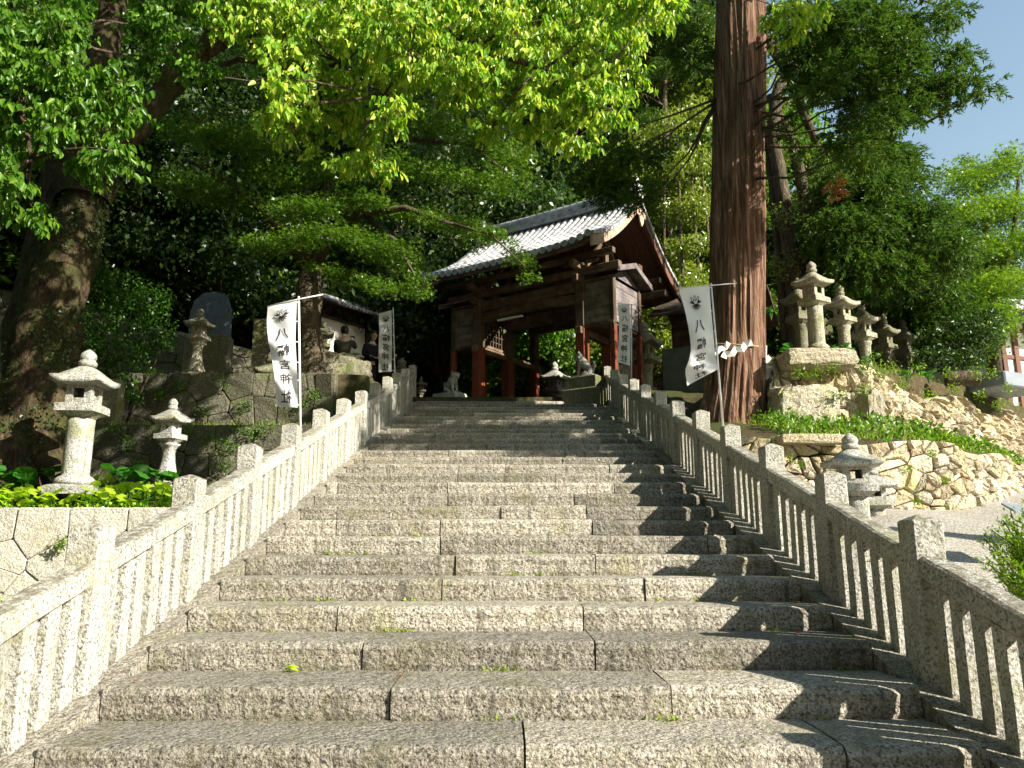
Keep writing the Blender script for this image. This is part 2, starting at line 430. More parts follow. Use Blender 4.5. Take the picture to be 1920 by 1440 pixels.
# ------------------------------------------------------------------ stairs
stairs = MB()
stairs.hexa([(-2.2, 1.7, -1.6), (2.2, 1.7, -1.6), (2.2, YTOP + .5, zline(YTOP) - 1.2), (-2.2, YTOP + .5, zline(YTOP) - 1.2),
             (-2.2, 1.7, zline(1.7) - .06), (2.2, 1.7, zline(1.7) - .06), (2.2, YTOP + .5, zline(YTOP + .5) - .06), (-2.2, YTOP + .5, zline(YTOP + .5) - .06)])
stairs = stairs.build("stone_stairs", M['darkjoint'])
tag(stairs, kind="structure")
def slab(L, D, Hh, seed, n=None):
    """rough hewn step stone, origin at its left front foot"""
    n = n or max(3, int(L / .13))
    prof = [(.012, -.02), (.0, .03), (.004, Hh * .5), (.0, Hh - .04), (.014, Hh - .012), (.045, Hh), (D * .5, Hh + .004), (D, Hh)]
    xs = np.linspace(0, L, n + 1)
    Vv = []; 
    for k, x in enumerate(xs):
        for j, (a, b) in enumerate(prof): Vv.append((x, a, b))
    Vv = np.array(Vv); m = len(prof)
    d = vnoise(Vv * 7 + seed * 3.1, seed); d2 = vnoise(Vv * 2.2 + seed * 1.7, seed + 5); d3 = vnoise(Vv * 19 + seed, seed + 9)
    fm = np.tile(np.array([1, 1, 1, 1, .8, .5, 0, 0]), n + 1)
    Vv[:, 1] += fm * (d * .010 + d2 * .008 + d3 * .006)
    tm = np.tile(np.array([0, 0, 0, .4, .8, .8, .5, .3]), n + 1)
    Vv[:, 2] += tm * (d2 * .009 + d * .005)
    # rounded ends
    Vv[:m, 1] += np.array([.012, .012, .012, .014, .016, 0, 0, 0]); Vv[-m:, 1] += np.array([.012, .012, .012, .014, .016, 0, 0, 0])
    Ff = [(k * m + j, (k + 1) * m + j, (k + 1) * m + j + 1, k * m + j + 1) for k in range(n) for j in range(m - 1)]
    b = len(Vv)
    Vv = np.vstack([Vv, [(0, D, -.02), (L, D, -.02)]])
    Ff.append(tuple([j for j in range(m - 1, -1, -1)][::-1][::-1]) + (b,)) 
    Ff.append(tuple(n * m + j for j in range(m)) + (b + 1,))
    return mesh("step_stone", Vv, Ff, M['step'])
wpx = {-0: 1557 * 1.155, 1: 1557, 2: 1362, 3: 1206, 4: 1103, 5: 1007, 6: 925, 7: 855, 8: 799, 9: 738, 10: 689}
known = {0: [975, 1582], 1: [722, 1255], 2: [672, 1110], 3: [627, 1088], 4: [822, 1208], 5: [848, 1115], 6: [820, 1330], 7: [622, 820, 1110], 8: [622, 936, 1100],
         9: [836, 1075], 10: [630, 836, 1150]}
for k in range(-4, NTOP + 1):
    if k in known: js = [(x - 953) / wpx[k] * 4.4 for x in known[k]]
    else:
        js = []; x = -2.2 + rng.uniform(.5, 1.6)
        while x < 1.6: js.append(x); x += rng.uniform(.95, 1.75)
    js = [-2.2] + js + [2.2]
    z = (k - 1) * RISE
    for a, b in zip(js[:-1], js[1:]):
        me = slab(b - a - .010, RUN + .07, RISE, int(rng.integers(1, 9999)))
        o = add("step_stone", me, stairs, (a + .005, Y1 + (k - 1) * RUN + rng.uniform(-.006, .010), z + rng.uniform(-.006, .004)))
        o.rotation_euler = (rng.uniform(-.006, .006), 0, rng.uniform(-.003, .003))
# landing of flat slabs up to the gate
y = YTOP + RUN + .02
for r_ in range(6):
    d = [.75, .8, .7, .8, .75, .8][r_]
    x = -2.9 + rng.uniform(-.2, .2) 
    while x < 4.2:
        L = rng.uniform(.8, 1.4)
        me = slab(L - .012, d - .012, .14, int(rng.integers(1, 9999)), 5)
        add("paving_stone", me, stairs, (x, y, ZG - .16 - .012 * (5 - r_) + rng.uniform(-.004, .004)))
        x += L
    y += d
# sloping stringers the fences stand on
def sheared(mb, x0, x1, ya, yb, ha, hb, m=0):
    mb.hexa([(x0, ya, zline(ya) + ha), (x1, ya, zline(ya) + ha), (x1, yb, zline(yb) + ha), (x0, yb, zline(yb) + ha),
             (x0, ya, zline(ya) + hb), (x1, ya, zline(ya) + hb), (x1, yb, zline(yb) + hb), (x0, yb, zline(yb) + hb)], m)
for s, w_ in ((-1, .44), (1, .44)):
    y = 1.6
    while y < YTOP + .4:
        L = rng.uniform(1.5, 2.3); e = min(y + L, YTOP + .6)
        mb = MB(); a, b = (2.2, 2.2 + w_) if s > 0 else (-2.2 - w_, -2.2)
        sheared(mb, a + (.003 if s > 0 else 0), b - (.003 if s < 0 else 0), y + .004, e - .004, -.9, .105 + rng.uniform(-.006, .006))
        mb.build("stringer_stone", M['step'], stairs); y = e

# ------------------------------------------------------------------ stone fences (tamagaki)
post_me = {}
def post_mesh(w, z0, z1, seed):
    mb = MB(); h = w / 2; b = .008
    def ring(i, z): return [(-h + i + b, -h + i, z), (h - i - b, -h + i, z), (h - i, -h + i + b, z), (h - i, h - i - b, z), (h - i - b, h - i, z), (-h + i + b, h - i, z), (-h + i, h - i - b, z), (-h + i, -h + i + b, z)]
    zz = [z0] + [z0 + (z1 - z0) * t for t in (.25, .5, .75)] + [z1 - .005]
    mb.loft([ring(0, z) for z in zz] + [ring(.012, z1 + .004), ring(.045, z1 + .020), ring(.078, z1 + .034)])
    return rough(mb.mesh("post", M['fence']), .006, 9, seed)
def fence(side, ys, label):
    xc = 2.385 * side + (.02 if side > 0 else 0)
    root = empty("stone_fence", (xc, ys[0], zline(ys[0])))
    tag(root, label, "fence", "carved stone fences along the stairs")
    z00 = zline(ys[0])
    variants = [post_mesh(.18, .06, .975, s_ + 40 * (side > 0)) for s_ in range(4)]
    bv = []
    for s_ in range(5):
        mb = MB(); h = .051; b = .006
        def ring(z, sh=0): return [(x, y, z + (y * SL if sh else 0)) for x, y in ((-h + b, -h), (h - b, -h), (h, -h + b), (h, h - b), (h - b, h), (-h + b, h), (-h, h - b), (-h, -h + b))]
        mb.loft([ring(.06), ring(.3), ring(.5), ring(.67, 1)])
        bv.append(rough(mb.mesh("baluster", M['fence']), .004, 9, s_))
    for i_, y in enumerate(ys):
        o = add("post", variants[i_ % 4], root, (rng.uniform(-.006, .006), y - ys[0], zline(y) - z00 + rng.uniform(-.012, .012)), (i_ % 4) * math.pi / 2 + rng.uniform(-.02, .02))
        o.rotation_euler[0] = rng.uniform(-.008, .008)
        if i_ + 1 == len(ys): break
        y2 = ys[i_ + 1]; mb = MB(); n = 10
        rings = []
        for t in np.linspace(0, 1, n):
            yy = y + .088 + (y2 - y - .176) * t; zz = zline(yy) - z00; b = .012
            rings.append([(x, yy - ys[0], zz + h) for x, h in ((-.075 + b, .672), (.075 - b, .672), (.075, .672 + b), (.075, .800 - b), (.075 - b * 1.6, .800), (-.075 + b * 1.6, .800), (-.075, .800 - b), (-.075, .672 + b))])
        mb.loft(rings)
        add("rail", rough(mb.mesh("rail", M['fence']), .006, 8, i_ + 50), root)
        nb = 6; d = (y2 - y) / (nb + 1) 
        for j in range(nb):
            yy = y + d * (j + 1)
            o = add("baluster", bv[(i_ * 3 + j) % 5], root, (rng.uniform(-.006, .006), yy - ys[0], zline(yy) - z00), None)
            o.rotation_euler = (rng.uniform(-.01, .01), rng.uniform(-.01, .01), 0)
    return root
YSL = [4.49 + 1.30 * k for k in range(-2, 12)]
YSR = [4.61 + 1.25 * k for k in range(-2, 12)]
fl = fence(-1, YSL, "sunlit pale granite fence climbing the left side of the stairs")
fr = fence(1, YSR, "granite fence with shaded balusters climbing the right side of the stairs")

# round headed end post at the top of the left fence
def endpost(px, Y, label, zb, zt, w=.30):
    p = P(px, 700, Y)
    mb = MB(); 
    mb.bbox(-w / 2, w / 2, -w / 2, w / 2, 0, zt - zb, .02)
    q = tag(mb.build("end_post", M['mossy'], None, (p.x, Y, zb)), label, "stone post")
    k = MB(); h = zt - zb
    k.lathe([(h + .002, w * .42), (h + .05, w * .5), (h + .10, w * .42), (h + .12, w * .3), (h + .16, w * .42), (h + .22, w * .40), (h + .28, w * .2), (h + .31, .02)], 14)
    k.build("finial", M['mossy'], q, smooth=True)
endpost(752, 18.95, "thick stone end post with a rounded cap at the top of the left fence", 4.1, 5.18)
endpost(1169, 18.5, "thick stone end post at the top of the right fence beside the lion-dog pedestal", 4.0, 5.2)

# ------------------------------------------------------------------ walls of fitted stones
def clip(poly, n, d):
    out = []
    for i_ in range(len(poly)):
        a, b = poly[i_], poly[(i_ + 1) % len(poly)]
        da, db = a @ n - d, b @ n - d
        if da <= 0: out.append(a)
        if da * db < 0: out.append(a + (b - a) * (da / (da - db)))
    return out
def cells(pts, w, h):
    pts = np.array(pts)
    for i_, p in enumerate(pts):
        poly = [np.array(q, float) for q in ((0, 0), (w, 0), (w, h), (0, h))]
        d2 = ((pts - p) ** 2).sum(1)
        for j in np.argsort(d2)[1:22]:
            q = pts[j]; n = q - p
            poly = clip(poly, n, n @ (p + q) / 2)
            if len(poly) < 3: break
        if len(poly) >= 3: yield poly
def wall(name, label, path, zb, zt, size, mat, aspect=1.5, joint=.02, proud=.05, batter=.12, jitter=.38, lean=0.0, seed=1, group=None, tilt=0.0, cut=.22, inner=.88, mixs=.12):
    """path: (x,y) points; zb,zt: functions of s (0..1) giving base and top"""
    r_ = np.random.default_rng(seed)
    path = np.array(path, float); seg = np.sqrt((np.diff(path, axis=0) ** 2).sum(1)); cum = np.concatenate([[0], np.cumsum(seg)]); L = cum[-1]
    hm = max(zt(t) - zb(t) for t in np.linspace(0, 1, 20))
    def at(s_, v, depth):
        s0 = min(max(s_, 0), L); k = min(np.searchsorted(cum, s0, side='right') - 1, len(seg) - 1)
        t = (s0 - cum[k]) / seg[k]; p = path[k] * (1 - t) + path[k + 1] * t
        d = (path[k + 1] - path[k]) / seg[k]; nrm = np.array([d[1], -d[0]])
        if t < .5 and k > 0: 
            d2 = (path[k] - path[k - 1]) / seg[k - 1]; m_ = .5 + t; dd = d * m_ + d2 * (1 - m_)
        elif t >= .5 and k < len(seg) - 1:
            d2 = (path[k + 2] - path[k + 1]) / seg[k + 1]; m_ = 1.5 - t; dd = d * m_ + d2 * (1 - m_)
        else: dd = d
        dd = dd / np.linalg.norm(dd); nrm = np.array([dd[1], -dd[0]])
        f = s0 / L; z0, z1 = zb(f), zt(f); z = z0 + (z1 - z0) * v / hm
        q = p + nrm * (depth - batter * v)
        return (q[0], q[1], z)
    ny_ = max(1, round(hm / size)); nx_ = max(2, round(L / (size * aspect)))
    pts = []
    for j in range(ny_):
        for i_ in range(nx_):
            x = (i_ + .5 + (.5 if j % 2 else 0) * .9) * L / nx_ + r_.uniform(-jitter, jitter) * L / nx_
            y = (j + .5) * hm / ny_ + r_.uniform(-jitter, jitter) * hm / ny_ * .75
            pts.append((x, y + tilt * x))
    extra = [(x + r_.uniform(-.3, .3) * size, y + r_.uniform(-.3, .3) * size) for x, y in pts if r_.random() < mixs]
    pts = [q_ for q_ in pts if r_.random() > mixs * .45] + [q_ for q_ in extra if 0 < q_[1] < hm]
    core = MB(); n = max(4, int(L / .6))
    rings = []
    for t in np.linspace(0, 1, n):
        a = at(t * L, 0, -.05); b = at(t * L, hm, -.05); c = at(t * L, hm, -.34); d = at(t * L, 0, -.34)
        rings.append([(a[0], a[1], a[2] - .3), (b[0], b[1], b[2] - .03), (c[0], c[1], c[2] - .03), (d[0], d[1], d[2] - .3)])
    core.loft(rings)
    root = core.build(name, M['darkjoint'])
    tag(root, label, "wall", group)
    ang = 0
    for poly in cells(pts, L, hm):
        poly = np.array(poly); c = poly.mean(0)
        ed = np.roll(poly, -1, 0) - poly; ln = np.sqrt((ed ** 2).sum(1))
        poly = poly[ln > .03]
        if len(poly) < 3: continue
        # split edges, round the corners
        q = []
        for i_ in range(len(poly)):
            a, b = poly[i_], poly[(i_ + 1) % len(poly)]
            q += [a * (1 - cut) + b * cut, a * .5 + b * .5, a * cut + b * (1 - cut)] if (b - a) @ (b - a) > .04 else [a * (1 - cut) + b * cut, a * cut + b * (1 - cut)]
        q = np.array(q); r0 = np.sqrt(((q - c) ** 2).sum(1)).mean()
        sc = max(.5, 1 - joint / max(r0, .05)); q = c + (q - c) * sc
        q += r_.uniform(-1, 1, q.shape) * joint * .35
        m_ = len(q); pr = r_.uniform(.25, 1) * proud; tx, ty = r_.uniform(-.25, .25, 2) * proud / max(r0, .1)
        V_ = []; 
        for sc_, dp in ((1.0, -.07), (1.0, pr * .35), (inner, pr * .85), (.55, pr)):
            for k_, pt in enumerate(c + (q - c) * sc_):
                e = (pt - c); dd = dp + (tx * e[0] + ty * e[1] if dp > 0 else 0) + (r_.uniform(-.16, .16) * proud if sc_ < 1 else 0)
                V_.append(at(pt[0], pt[1], dd))
        V_.append(at(c[0], c[1], pr + r_.uniform(-.1, .25) * proud))
        F_ = []
        for a in range(3):
            for k_ in range(m_):
                l = (k_ + 1) % m_
                F_.append((a * m_ + k_, a * m_ + l, (a + 1) * m_ + l, (a + 1) * m_ + k_))
        for k_ in range(m_): F_.append((3 * m_ + k_, 3 * m_ + (k_ + 1) % m_, 4 * m_))
        V_ = np.array(V_); o0 = V_.mean(0)
        add("stone", mesh("stone", V_ - o0, F_, mat), root, Vector(o0))
    return root
K = lambda v: (lambda t: v)
def lin(a, b): return lambda t: a + (b - a) * t
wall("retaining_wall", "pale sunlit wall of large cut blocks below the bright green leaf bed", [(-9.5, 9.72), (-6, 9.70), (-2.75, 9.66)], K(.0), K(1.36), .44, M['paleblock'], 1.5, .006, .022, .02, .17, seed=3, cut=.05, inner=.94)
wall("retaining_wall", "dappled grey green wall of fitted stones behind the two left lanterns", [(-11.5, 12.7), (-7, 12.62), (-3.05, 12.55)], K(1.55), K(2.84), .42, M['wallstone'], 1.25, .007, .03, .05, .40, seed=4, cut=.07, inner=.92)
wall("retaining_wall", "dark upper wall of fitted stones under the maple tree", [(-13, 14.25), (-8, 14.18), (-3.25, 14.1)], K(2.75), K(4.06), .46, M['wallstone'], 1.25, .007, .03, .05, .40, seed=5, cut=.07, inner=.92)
wall("retaining_wall", "dark wall of fitted stones running beside the upper stairs on the left", [(-3.22, 14.12), (-3.15, 16), (-3.0, 18.6)], lin(2.6, 4.1), lin(4.06, 4.42), .42, M['wallstone'], 1.3, .007, .03, .03, .35, seed=6, cut=.07, inner=.92)
wall("rubble_wall", "low sunlit rubble wall beside the gravel path", [(2.72, 11.3), (4.2, 11.25), (5.6, 11.4), (6.9, 11.8), (8.4, 13.1), (10.2, 15.0), (13.5, 18.9), (17, 22.8)], lambda t: [.95, 1.6, 2.3, 3.6][0] + 2.6 * max(0, t - .05) * 1.0, lambda t: 2.42 + .06 * math.sin(t * 40) + 1.5 * max(0, t - .45), .26, M['rock'], 1.5, .013, .09, .10, .46, seed=18, cut=.05, inner=.84, mixs=.75)
wall("rock_wall", "tall bank of big rough yellow rocks carrying the row of stone lanterns", [(4.72, 15.2), (4.78, 14.25), (5.6, 14.12), (6.8, 14.15), (8.2, 15.1), (10.2, 16.5), (13, 18.8), (17, 22.2)], lambda t: 2.5 + .9 * max(0, t - .4) * 1.3, lambda t: 4.36 - .28 * ss(.20, .34, t) + .12 * math.sin(t * 31) + .5 * max(0, t - .6), .40, M['rock'], .78, .014, .19, .30, .50, seed=9, tilt=.0, cut=.05, inner=.74, mixs=.45)
wall("retaining_wall", "mossy sloping wall climbing the hillside behind the left lantern", [(-14.5, 17.6), (-10, 18.3), (-4.3, 20.2)], lambda t: 4.3, lambda t: 7.4 - 2.0 * t, .5, M['mossy'], 1.3, .010, .05, .05, .35, seed=12, cut=.08, inner=.92)

# the wide cap stone on the corner of the rock bank
def boulder(name, mat, parent, loc, size, seed, rz=0, n=(10, 6, 5), amp=.13, lab=None, cat_=None, group=None):
    nx_, ny_ = n[0], n[1]
    V_ = []; F_ = []
    us = np.linspace(0, 2 * math.pi, 49)[:-1]; vs = np.linspace(-math.pi / 2, math.pi / 2, 25)
    for v in vs:
        for u in us:
            d = np.array([math.cos(v) * math.cos(u), math.cos(v) * math.sin(u), math.sin(v)])
            e = np.sign(d) * np.abs(d) ** .55
            e = e / max(1e-6, np.max(np.abs(e))) ** .6
            V_.append(e)
    V_ = np.array(V_); V_ *= 1 + amp * (fbm(V_ * 1.6 + seed * 5.1, 3, seed) * .9 - .8 * np.abs(fbm(V_ * 2.3 + seed, 3, seed + 4)))[:, None]
    V_ *= np.array(size) / 2
    m_ = 48
    for a in range(24):
        for k_ in range(m_): F_.append((a * m_ + k_, a * m_ + (k_ + 1) % m_, (a + 1) * m_ + (k_ + 1) % m_, (a + 1) * m_ + k_))
    o = add(name, mesh(name, V_, F_, mat), parent, loc, rz)
    if lab: tag(o, lab, cat_, group)
    return o
pc = P(1537, 672, 14.25)
boulder("cap_stone", M['rock'], None, (pc.x, 14.42, 4.36), (1.42, .75, .36), 3, .02, amp=.07, lab="wide flat topped boulder under the first lantern of the right row", cat_="boulder")
pc = P(1525, 755, 14.0)
boulder("boulder", M['rock'], None, (pc.x - .05, 14.28, 3.42), (1.15, .6, .85), 11, 0, amp=.12, lab="large cracked face rock in the rock bank right of the cedar trunk", cat_="boulder")
pc = P(1634, 760, 14.3)
boulder("boulder", M['rock'], None, (pc.x, 14.36, 3.45), (.42, .4, .62), 14, .3, amp=.15, lab="tall narrow pale rock leaning beside the large cracked rock", cat_="boulder")
pc = P(1525, 822, 11.2)
boulder("lintel_stone", M['rock'], None, (pc.x, 11.3, 2.42), (1.0, .3, .15), 21, 0, amp=.05, lab="long thin stone ledge just right of the cedar foot", cat_="stone ledge")

for px_, py_, Y_, sz, sd, lb_ in ((630, 700, 17.0, (.9, .7, .8), 41, "mossy boulder below the person with the camera"), (668, 705, 17.3, (.7, .6, .7), 42, "mossy boulder at the feet of the man in black, above the left fence"), (600, 688, 16.6, (.6, .5, .6), 43, "mossy boulder beside the maple trunk foot"), (648, 690, 17.7, (.6, .5, .7), 44, "smaller mossy boulder between two larger ones under the notice board")):
    q = P(px_, py_, Y_); boulder("boulder", M['mossy'], None, (q.x, Y_, q.z), sz, sd, .3, amp=.14, lab=lb_, cat_="boulder")
# ------------------------------------------------------------------ stone lanterns
def sq(h, z, b=.0, lift=0.0, bulge=0.0):
    """16 point square ring, corners lifted"""
    pts = []
    for k_ in range(16):
        side = k_ // 4; t = (k_ % 4) / 4 * 2 - 1
        x, y = [(t, -1), (1, t), (-t, 1), (-1, -t)][side]
        c = (abs(x) * abs(y)) ** 3
        s_ = 1 - b * c
        pts.append((x * h * s_, y * h * s_, z + lift * c))
    return pts
def hexr(r_, z, n=16, lift=0): return [(r_ * math.cos(2 * math.pi * (k_ + .5) / n), r_ * math.sin(2 * math.pi * (k_ + .5) / n), z) for k_ in range(n)]
LC = {}
def lantern_parts(kind):
    if kind in LC: return LC[kind]
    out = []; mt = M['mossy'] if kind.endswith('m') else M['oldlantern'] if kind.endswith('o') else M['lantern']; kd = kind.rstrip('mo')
    def fin(mb, nm, sm=False, sub=None, am=.006): out.append((nm, rough(mb.mesh(nm, mt, sm), am, 7, len(out)), sub))
    # heights total 2.2
    mb = MB(); mb.loft([sq(.34, 0, .03), sq(.34, .12, .03), sq(.33, .14, .1), sq(.27, .16, .4)]); fin(mb, "base", am=.012)
    mb = MB(); mb.loft([sq(.30, .15, .9), sq(.29, .22, .9), sq(.24, .27, 1)])
    if kd == 'A':       # fat round column
        mb = MB(); mb.lathe([(.155, .30), (.20, .31), (.24, .29), (.28, .25), (.30, .208), (.34, .205), (.7, .205), (1.1, .205), (1.22, .207)], 24); fin(mb, "column", True)
        zt = 1.22
    elif kd == 'B':     # waisted square pedestal
        mb = MB(); mb.loft([sq(z_h[1], z_h[0], .12) for z_h in ((.16, .24), (.22, .235), (.36, .20), (.55, .155), (.75, .125), (.92, .118), (1.04, .135), (1.09, .17), (1.12, .20), (1.16, .20))]); fin(mb, "column", True)
        zt = 1.16
    else:               # slim round column
        mb = MB(); mb.lathe([(.16, .26), (.2, .22), (.24, .175), (.6, .165), (1.0, .165), (1.1, .17), (1.16, .20), (1.2, .20)], 20); fin(mb, "column", True)
        zt = 1.2
    w = .31 if kd == 'A' else .28
    mb = MB(); mb.loft([sq(w * .62, zt + .002, .5), sq(w * .70, zt + .03, .35), sq(w * .93, zt + .09, .06), sq(w, zt + .10, .02), sq(w, zt + .22, .02), sq(w * .97, zt + .23, .04), sq(w * .62, zt + .25, .05)]); fin(mb, "platform")
    # fire box with openings
    z0 = zt + .252; hb = .30 if kd == 'A' else .26; f = .20 if kd == 'A' else .165
    mb = MB(); n = 8; hole = f * .46
    zc = z0 + hb * .52
    rnd_hole = kd == 'B'
    for side in range(4):
        def tr(u, v, d): 
            x, y = u, -d
            a = side * math.pi / 2
            return (x * math.cos(a) - y * math.sin(a), x * math.sin(a) + y * math.cos(a), v)
        b0 = len(mb.v); op = side in (0, 2) or kd == 'C'
        O = [(-f, z0), (0, z0), (f, z0), (f, zc), (f, z0 + hb), (0, z0 + hb), (-f, z0 + hb), (-f, zc)]
        if rnd_hole: I = [(hole * .6 * math.cos(a), zc + hole * .6 * math.sin(a)) for a in [math.radians(d) for d in (225, 270, 315, 0, 45, 90, 135, 180)]]
        else: I = [(-hole, zc - hole * .9), (0, zc - hole * .9), (hole, zc - hole * .9), (hole, zc), (hole, zc + hole * .9), (0, zc + hole * .9), (-hole, zc + hole * .9), (-hole, zc)]
        for u, v in O: mb.v.append(tr(u, v, f))
        for u, v in I: mb.v.append(tr(u, v, f))
        for u, v in I: mb.v.append(tr(u, v, f - .05))
        for k_ in range(8):
            l = (k_ + 1) % 8
            mb.face((b0 + k_, b0 + l, b0 + 8 + l, b0 + 8 + k_)); mb.face((b0 + 8 + k_, b0 + 8 + l, b0 + 16 + l, b0 + 16 + k_))
        if not op: mb.face([b0 + 16 + k_ for k_ in range(8)])
    fin(mb, "fire_box", am=.003)
    zr = z0 + hb
    wr = .395 if kd == 'A' else .37
    li = .045 if kd == 'A' else .075
    mb = MB()
    mb.loft([sq(f * .9, zr - .012, 0), sq(wr * .93, zr - .006, .0, li * .9), sq(wr, zr + .006, .0, li), sq(wr, zr + .075, .0, li), sq(wr * .93, zr + .092, .0, li * .85), sq(wr * .80, zr + .13, .05, li * .4), sq(wr * .64, zr + .19, .1, .02), sq(wr * .48, zr + .26, .15), sq(wr * .30, zr + .315, .3), sq(wr * .2, zr + .325, .3)])
    fin(mb, "roof", True, am=.012)
    mb = MB(); z = zr + .318; k_ = .95 if kd == 'A' else .8
    mb.lathe([(z, .10 * k_), (z + .02, .145 * k_), (z + .07, .155 * k_), (z + .10, .125 * k_), (z + .115, .115 * k_), (z + .13, .13 * k_), (z + .17, .142 * k_), (z + .22, .125 * k_), (z + .26, .085 * k_), (z + .295, .035 * k_), (z + .31, .008)], 18)
    fin(mb, "finial", True, am=.008)
    LC[kind] = (out, z + .31)
    return LC[kind]
def lantern(kind, px, pytop, Y, zb, label, rz=0.0, group="stone lanterns of the shrine", hx=1.0):
    parts, tot = lantern_parts(kind)
    top = P(px, pytop, Y); sc = (top.z - zb) / tot
    root = empty("stone_lantern", (top.x, Y, zb), rz)
    root.scale = (sc * hx, sc * hx, sc)
    tag(root, label, "stone lantern", group)
    for nm, me, sub in parts: add(nm, me, root)
    return root
lantern('A', 168, 655, 10.3, 1.55, "large pale stone lantern with thick round column, left of the stairs in the leaf bed", R(3))
lantern('B', 326, 746, 11.3, 1.66, "small stone lantern with round window and waisted pedestal before the dappled wall", R(-16))
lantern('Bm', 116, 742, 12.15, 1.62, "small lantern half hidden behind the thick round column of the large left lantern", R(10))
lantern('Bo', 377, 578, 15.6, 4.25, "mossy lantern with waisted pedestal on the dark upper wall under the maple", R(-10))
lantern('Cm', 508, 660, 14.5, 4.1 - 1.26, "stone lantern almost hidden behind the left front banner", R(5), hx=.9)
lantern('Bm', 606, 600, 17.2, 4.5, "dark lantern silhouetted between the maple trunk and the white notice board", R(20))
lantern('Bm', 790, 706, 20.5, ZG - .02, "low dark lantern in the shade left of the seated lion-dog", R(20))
lantern('B', 1040, 678, 24.3, ZG - .02, "small lantern seen through the gate, one side bright", R(-35), hx=1.0)
lantern('Co', 1207, 603, 19.6, 4.2, "mossy lantern with round finial right of the gate behind the right far banner", R(-35), hx=1.05)
lantern('A', 1592, 812, 10.35, .62, "sunlit stone lantern standing behind the right fence, nearest the rubble wall corner", R(-8), hx=1.12)
lantern('A', 1632, 868, 10.9, .7, "shorter sunlit lantern partly hidden behind the one at the right fence", R(-5), hx=1.15)
lantern('Ao', 1520, 490, 15.1, 4.60, "tallest lantern of the right row on the rock bank, with a round finial", R(30), hx=.88)
lantern('Co', 1574, 534, 16.0, 4.50, "second lantern of the right row, with slim round column", R(30), hx=.90)
lantern('Co', 1613, 562, 17.1, 4.36, "third lantern of the right row, half in shade", R(32), hx=.84)
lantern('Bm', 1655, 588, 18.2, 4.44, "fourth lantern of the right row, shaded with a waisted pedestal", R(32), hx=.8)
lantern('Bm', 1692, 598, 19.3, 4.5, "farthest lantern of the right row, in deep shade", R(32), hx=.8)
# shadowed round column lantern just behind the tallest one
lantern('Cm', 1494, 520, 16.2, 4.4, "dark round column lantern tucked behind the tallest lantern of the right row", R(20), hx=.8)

# mossy square pillar behind the large left lantern, stele, monument tinted sky blue
def pillar(name, px, pyt, Y, zb, w, d, mat, label, rz=0, taper=.0, cat_="stone pillar", cap=.02):
    t = P(px, pyt, Y); h = t.z - zb; mb = MB()
    mb.loft([[(x * (1 - taper * s_) , y * (1 - taper * s_), z) for x, y in ((-w / 2, -d / 2), (w / 2, -d / 2), (w / 2, d / 2), (-w / 2, d / 2))] for z, s_ in ((0, 0), (h * .5, .5), (h - cap, 1), (h, 1 + .25 / max(taper, .05) * 0 + .0))])
    o = add(name, rough(mb.mesh(name, mat), .01, 6, int(px)), None, (t.x, Y, zb), rz)
    return tag(o, label, cat_)
pillar("stone_pillar", 214, 713, 12.95, 2.8, .29, .25, M['mossy'], "short mossy square pillar on the ledge behind the large left lantern")
pillar("stone_stele", 492, 600, 15.4, 4.1, .30, .16, M['mossy'], "narrow upright dark stele left of the left front banner", cat_="stele")
pillar("stone_stele", 1013, 622, 27.5, ZG - .05, .27, .2, M['lantern'], "slim pale stele seen through the gate left of the other stele", cat_="stele")
pillar("stone_stele", 1037, 630, 27.0, ZG - .05, .30, .2, M['lantern'], "slim pale stele seen through the gate behind the small lantern", cat_="stele")
pillar("stone_stele", 1077, 640, 26.6, ZG - .05, .22, .2, M['lantern'], "slim pale stele seen through the gate above the lion-dog's head", cat_="stele")
# big round column lantern beyond the gate
lantern('A', 1062, 584, 25.6, ZG + .0, "tall bright lantern with round column seen through the gate", R(-35), hx=.72)
mb = MB(); mb.bbox(-.48, .48, -.48, .48, 0, .62, .03)
pp = P(1064, 700, 25.6)
tag(mb.build("stone_plinth", M['lantern'], None, (pp.x, 25.6, ZG - .06), R(-35)), "bright square plinth around the foot of the tall lantern beyond the gate", "plinth")
tb = P(397, 575, 17.0)
mb = MB(); h_ = .95
prof = [(-.42, -.62), (-.44, -.2), (-.36, .18), (-.18, .38), (.10, .43), (.33, .35), (.42, .05), (.45, -.62)]
mb.loft([[(x, y_, z) for x, z in prof] for y_ in (.14, .11, -.09, -.12)])
bl = mb.build("memorial_stone", M['skytint_stone'], None, (tb.x, 17.0, tb.z - .1), R(8))
tag(bl, "rounded memorial stone, sky reflection painted blue grey, behind the mossy upper lantern", "monument")
mb = MB(); mb.bbox(-.50, .50, -.22, .22, -1.7, -.6, .03); mb.build("plinth", M['mossy'], bl)

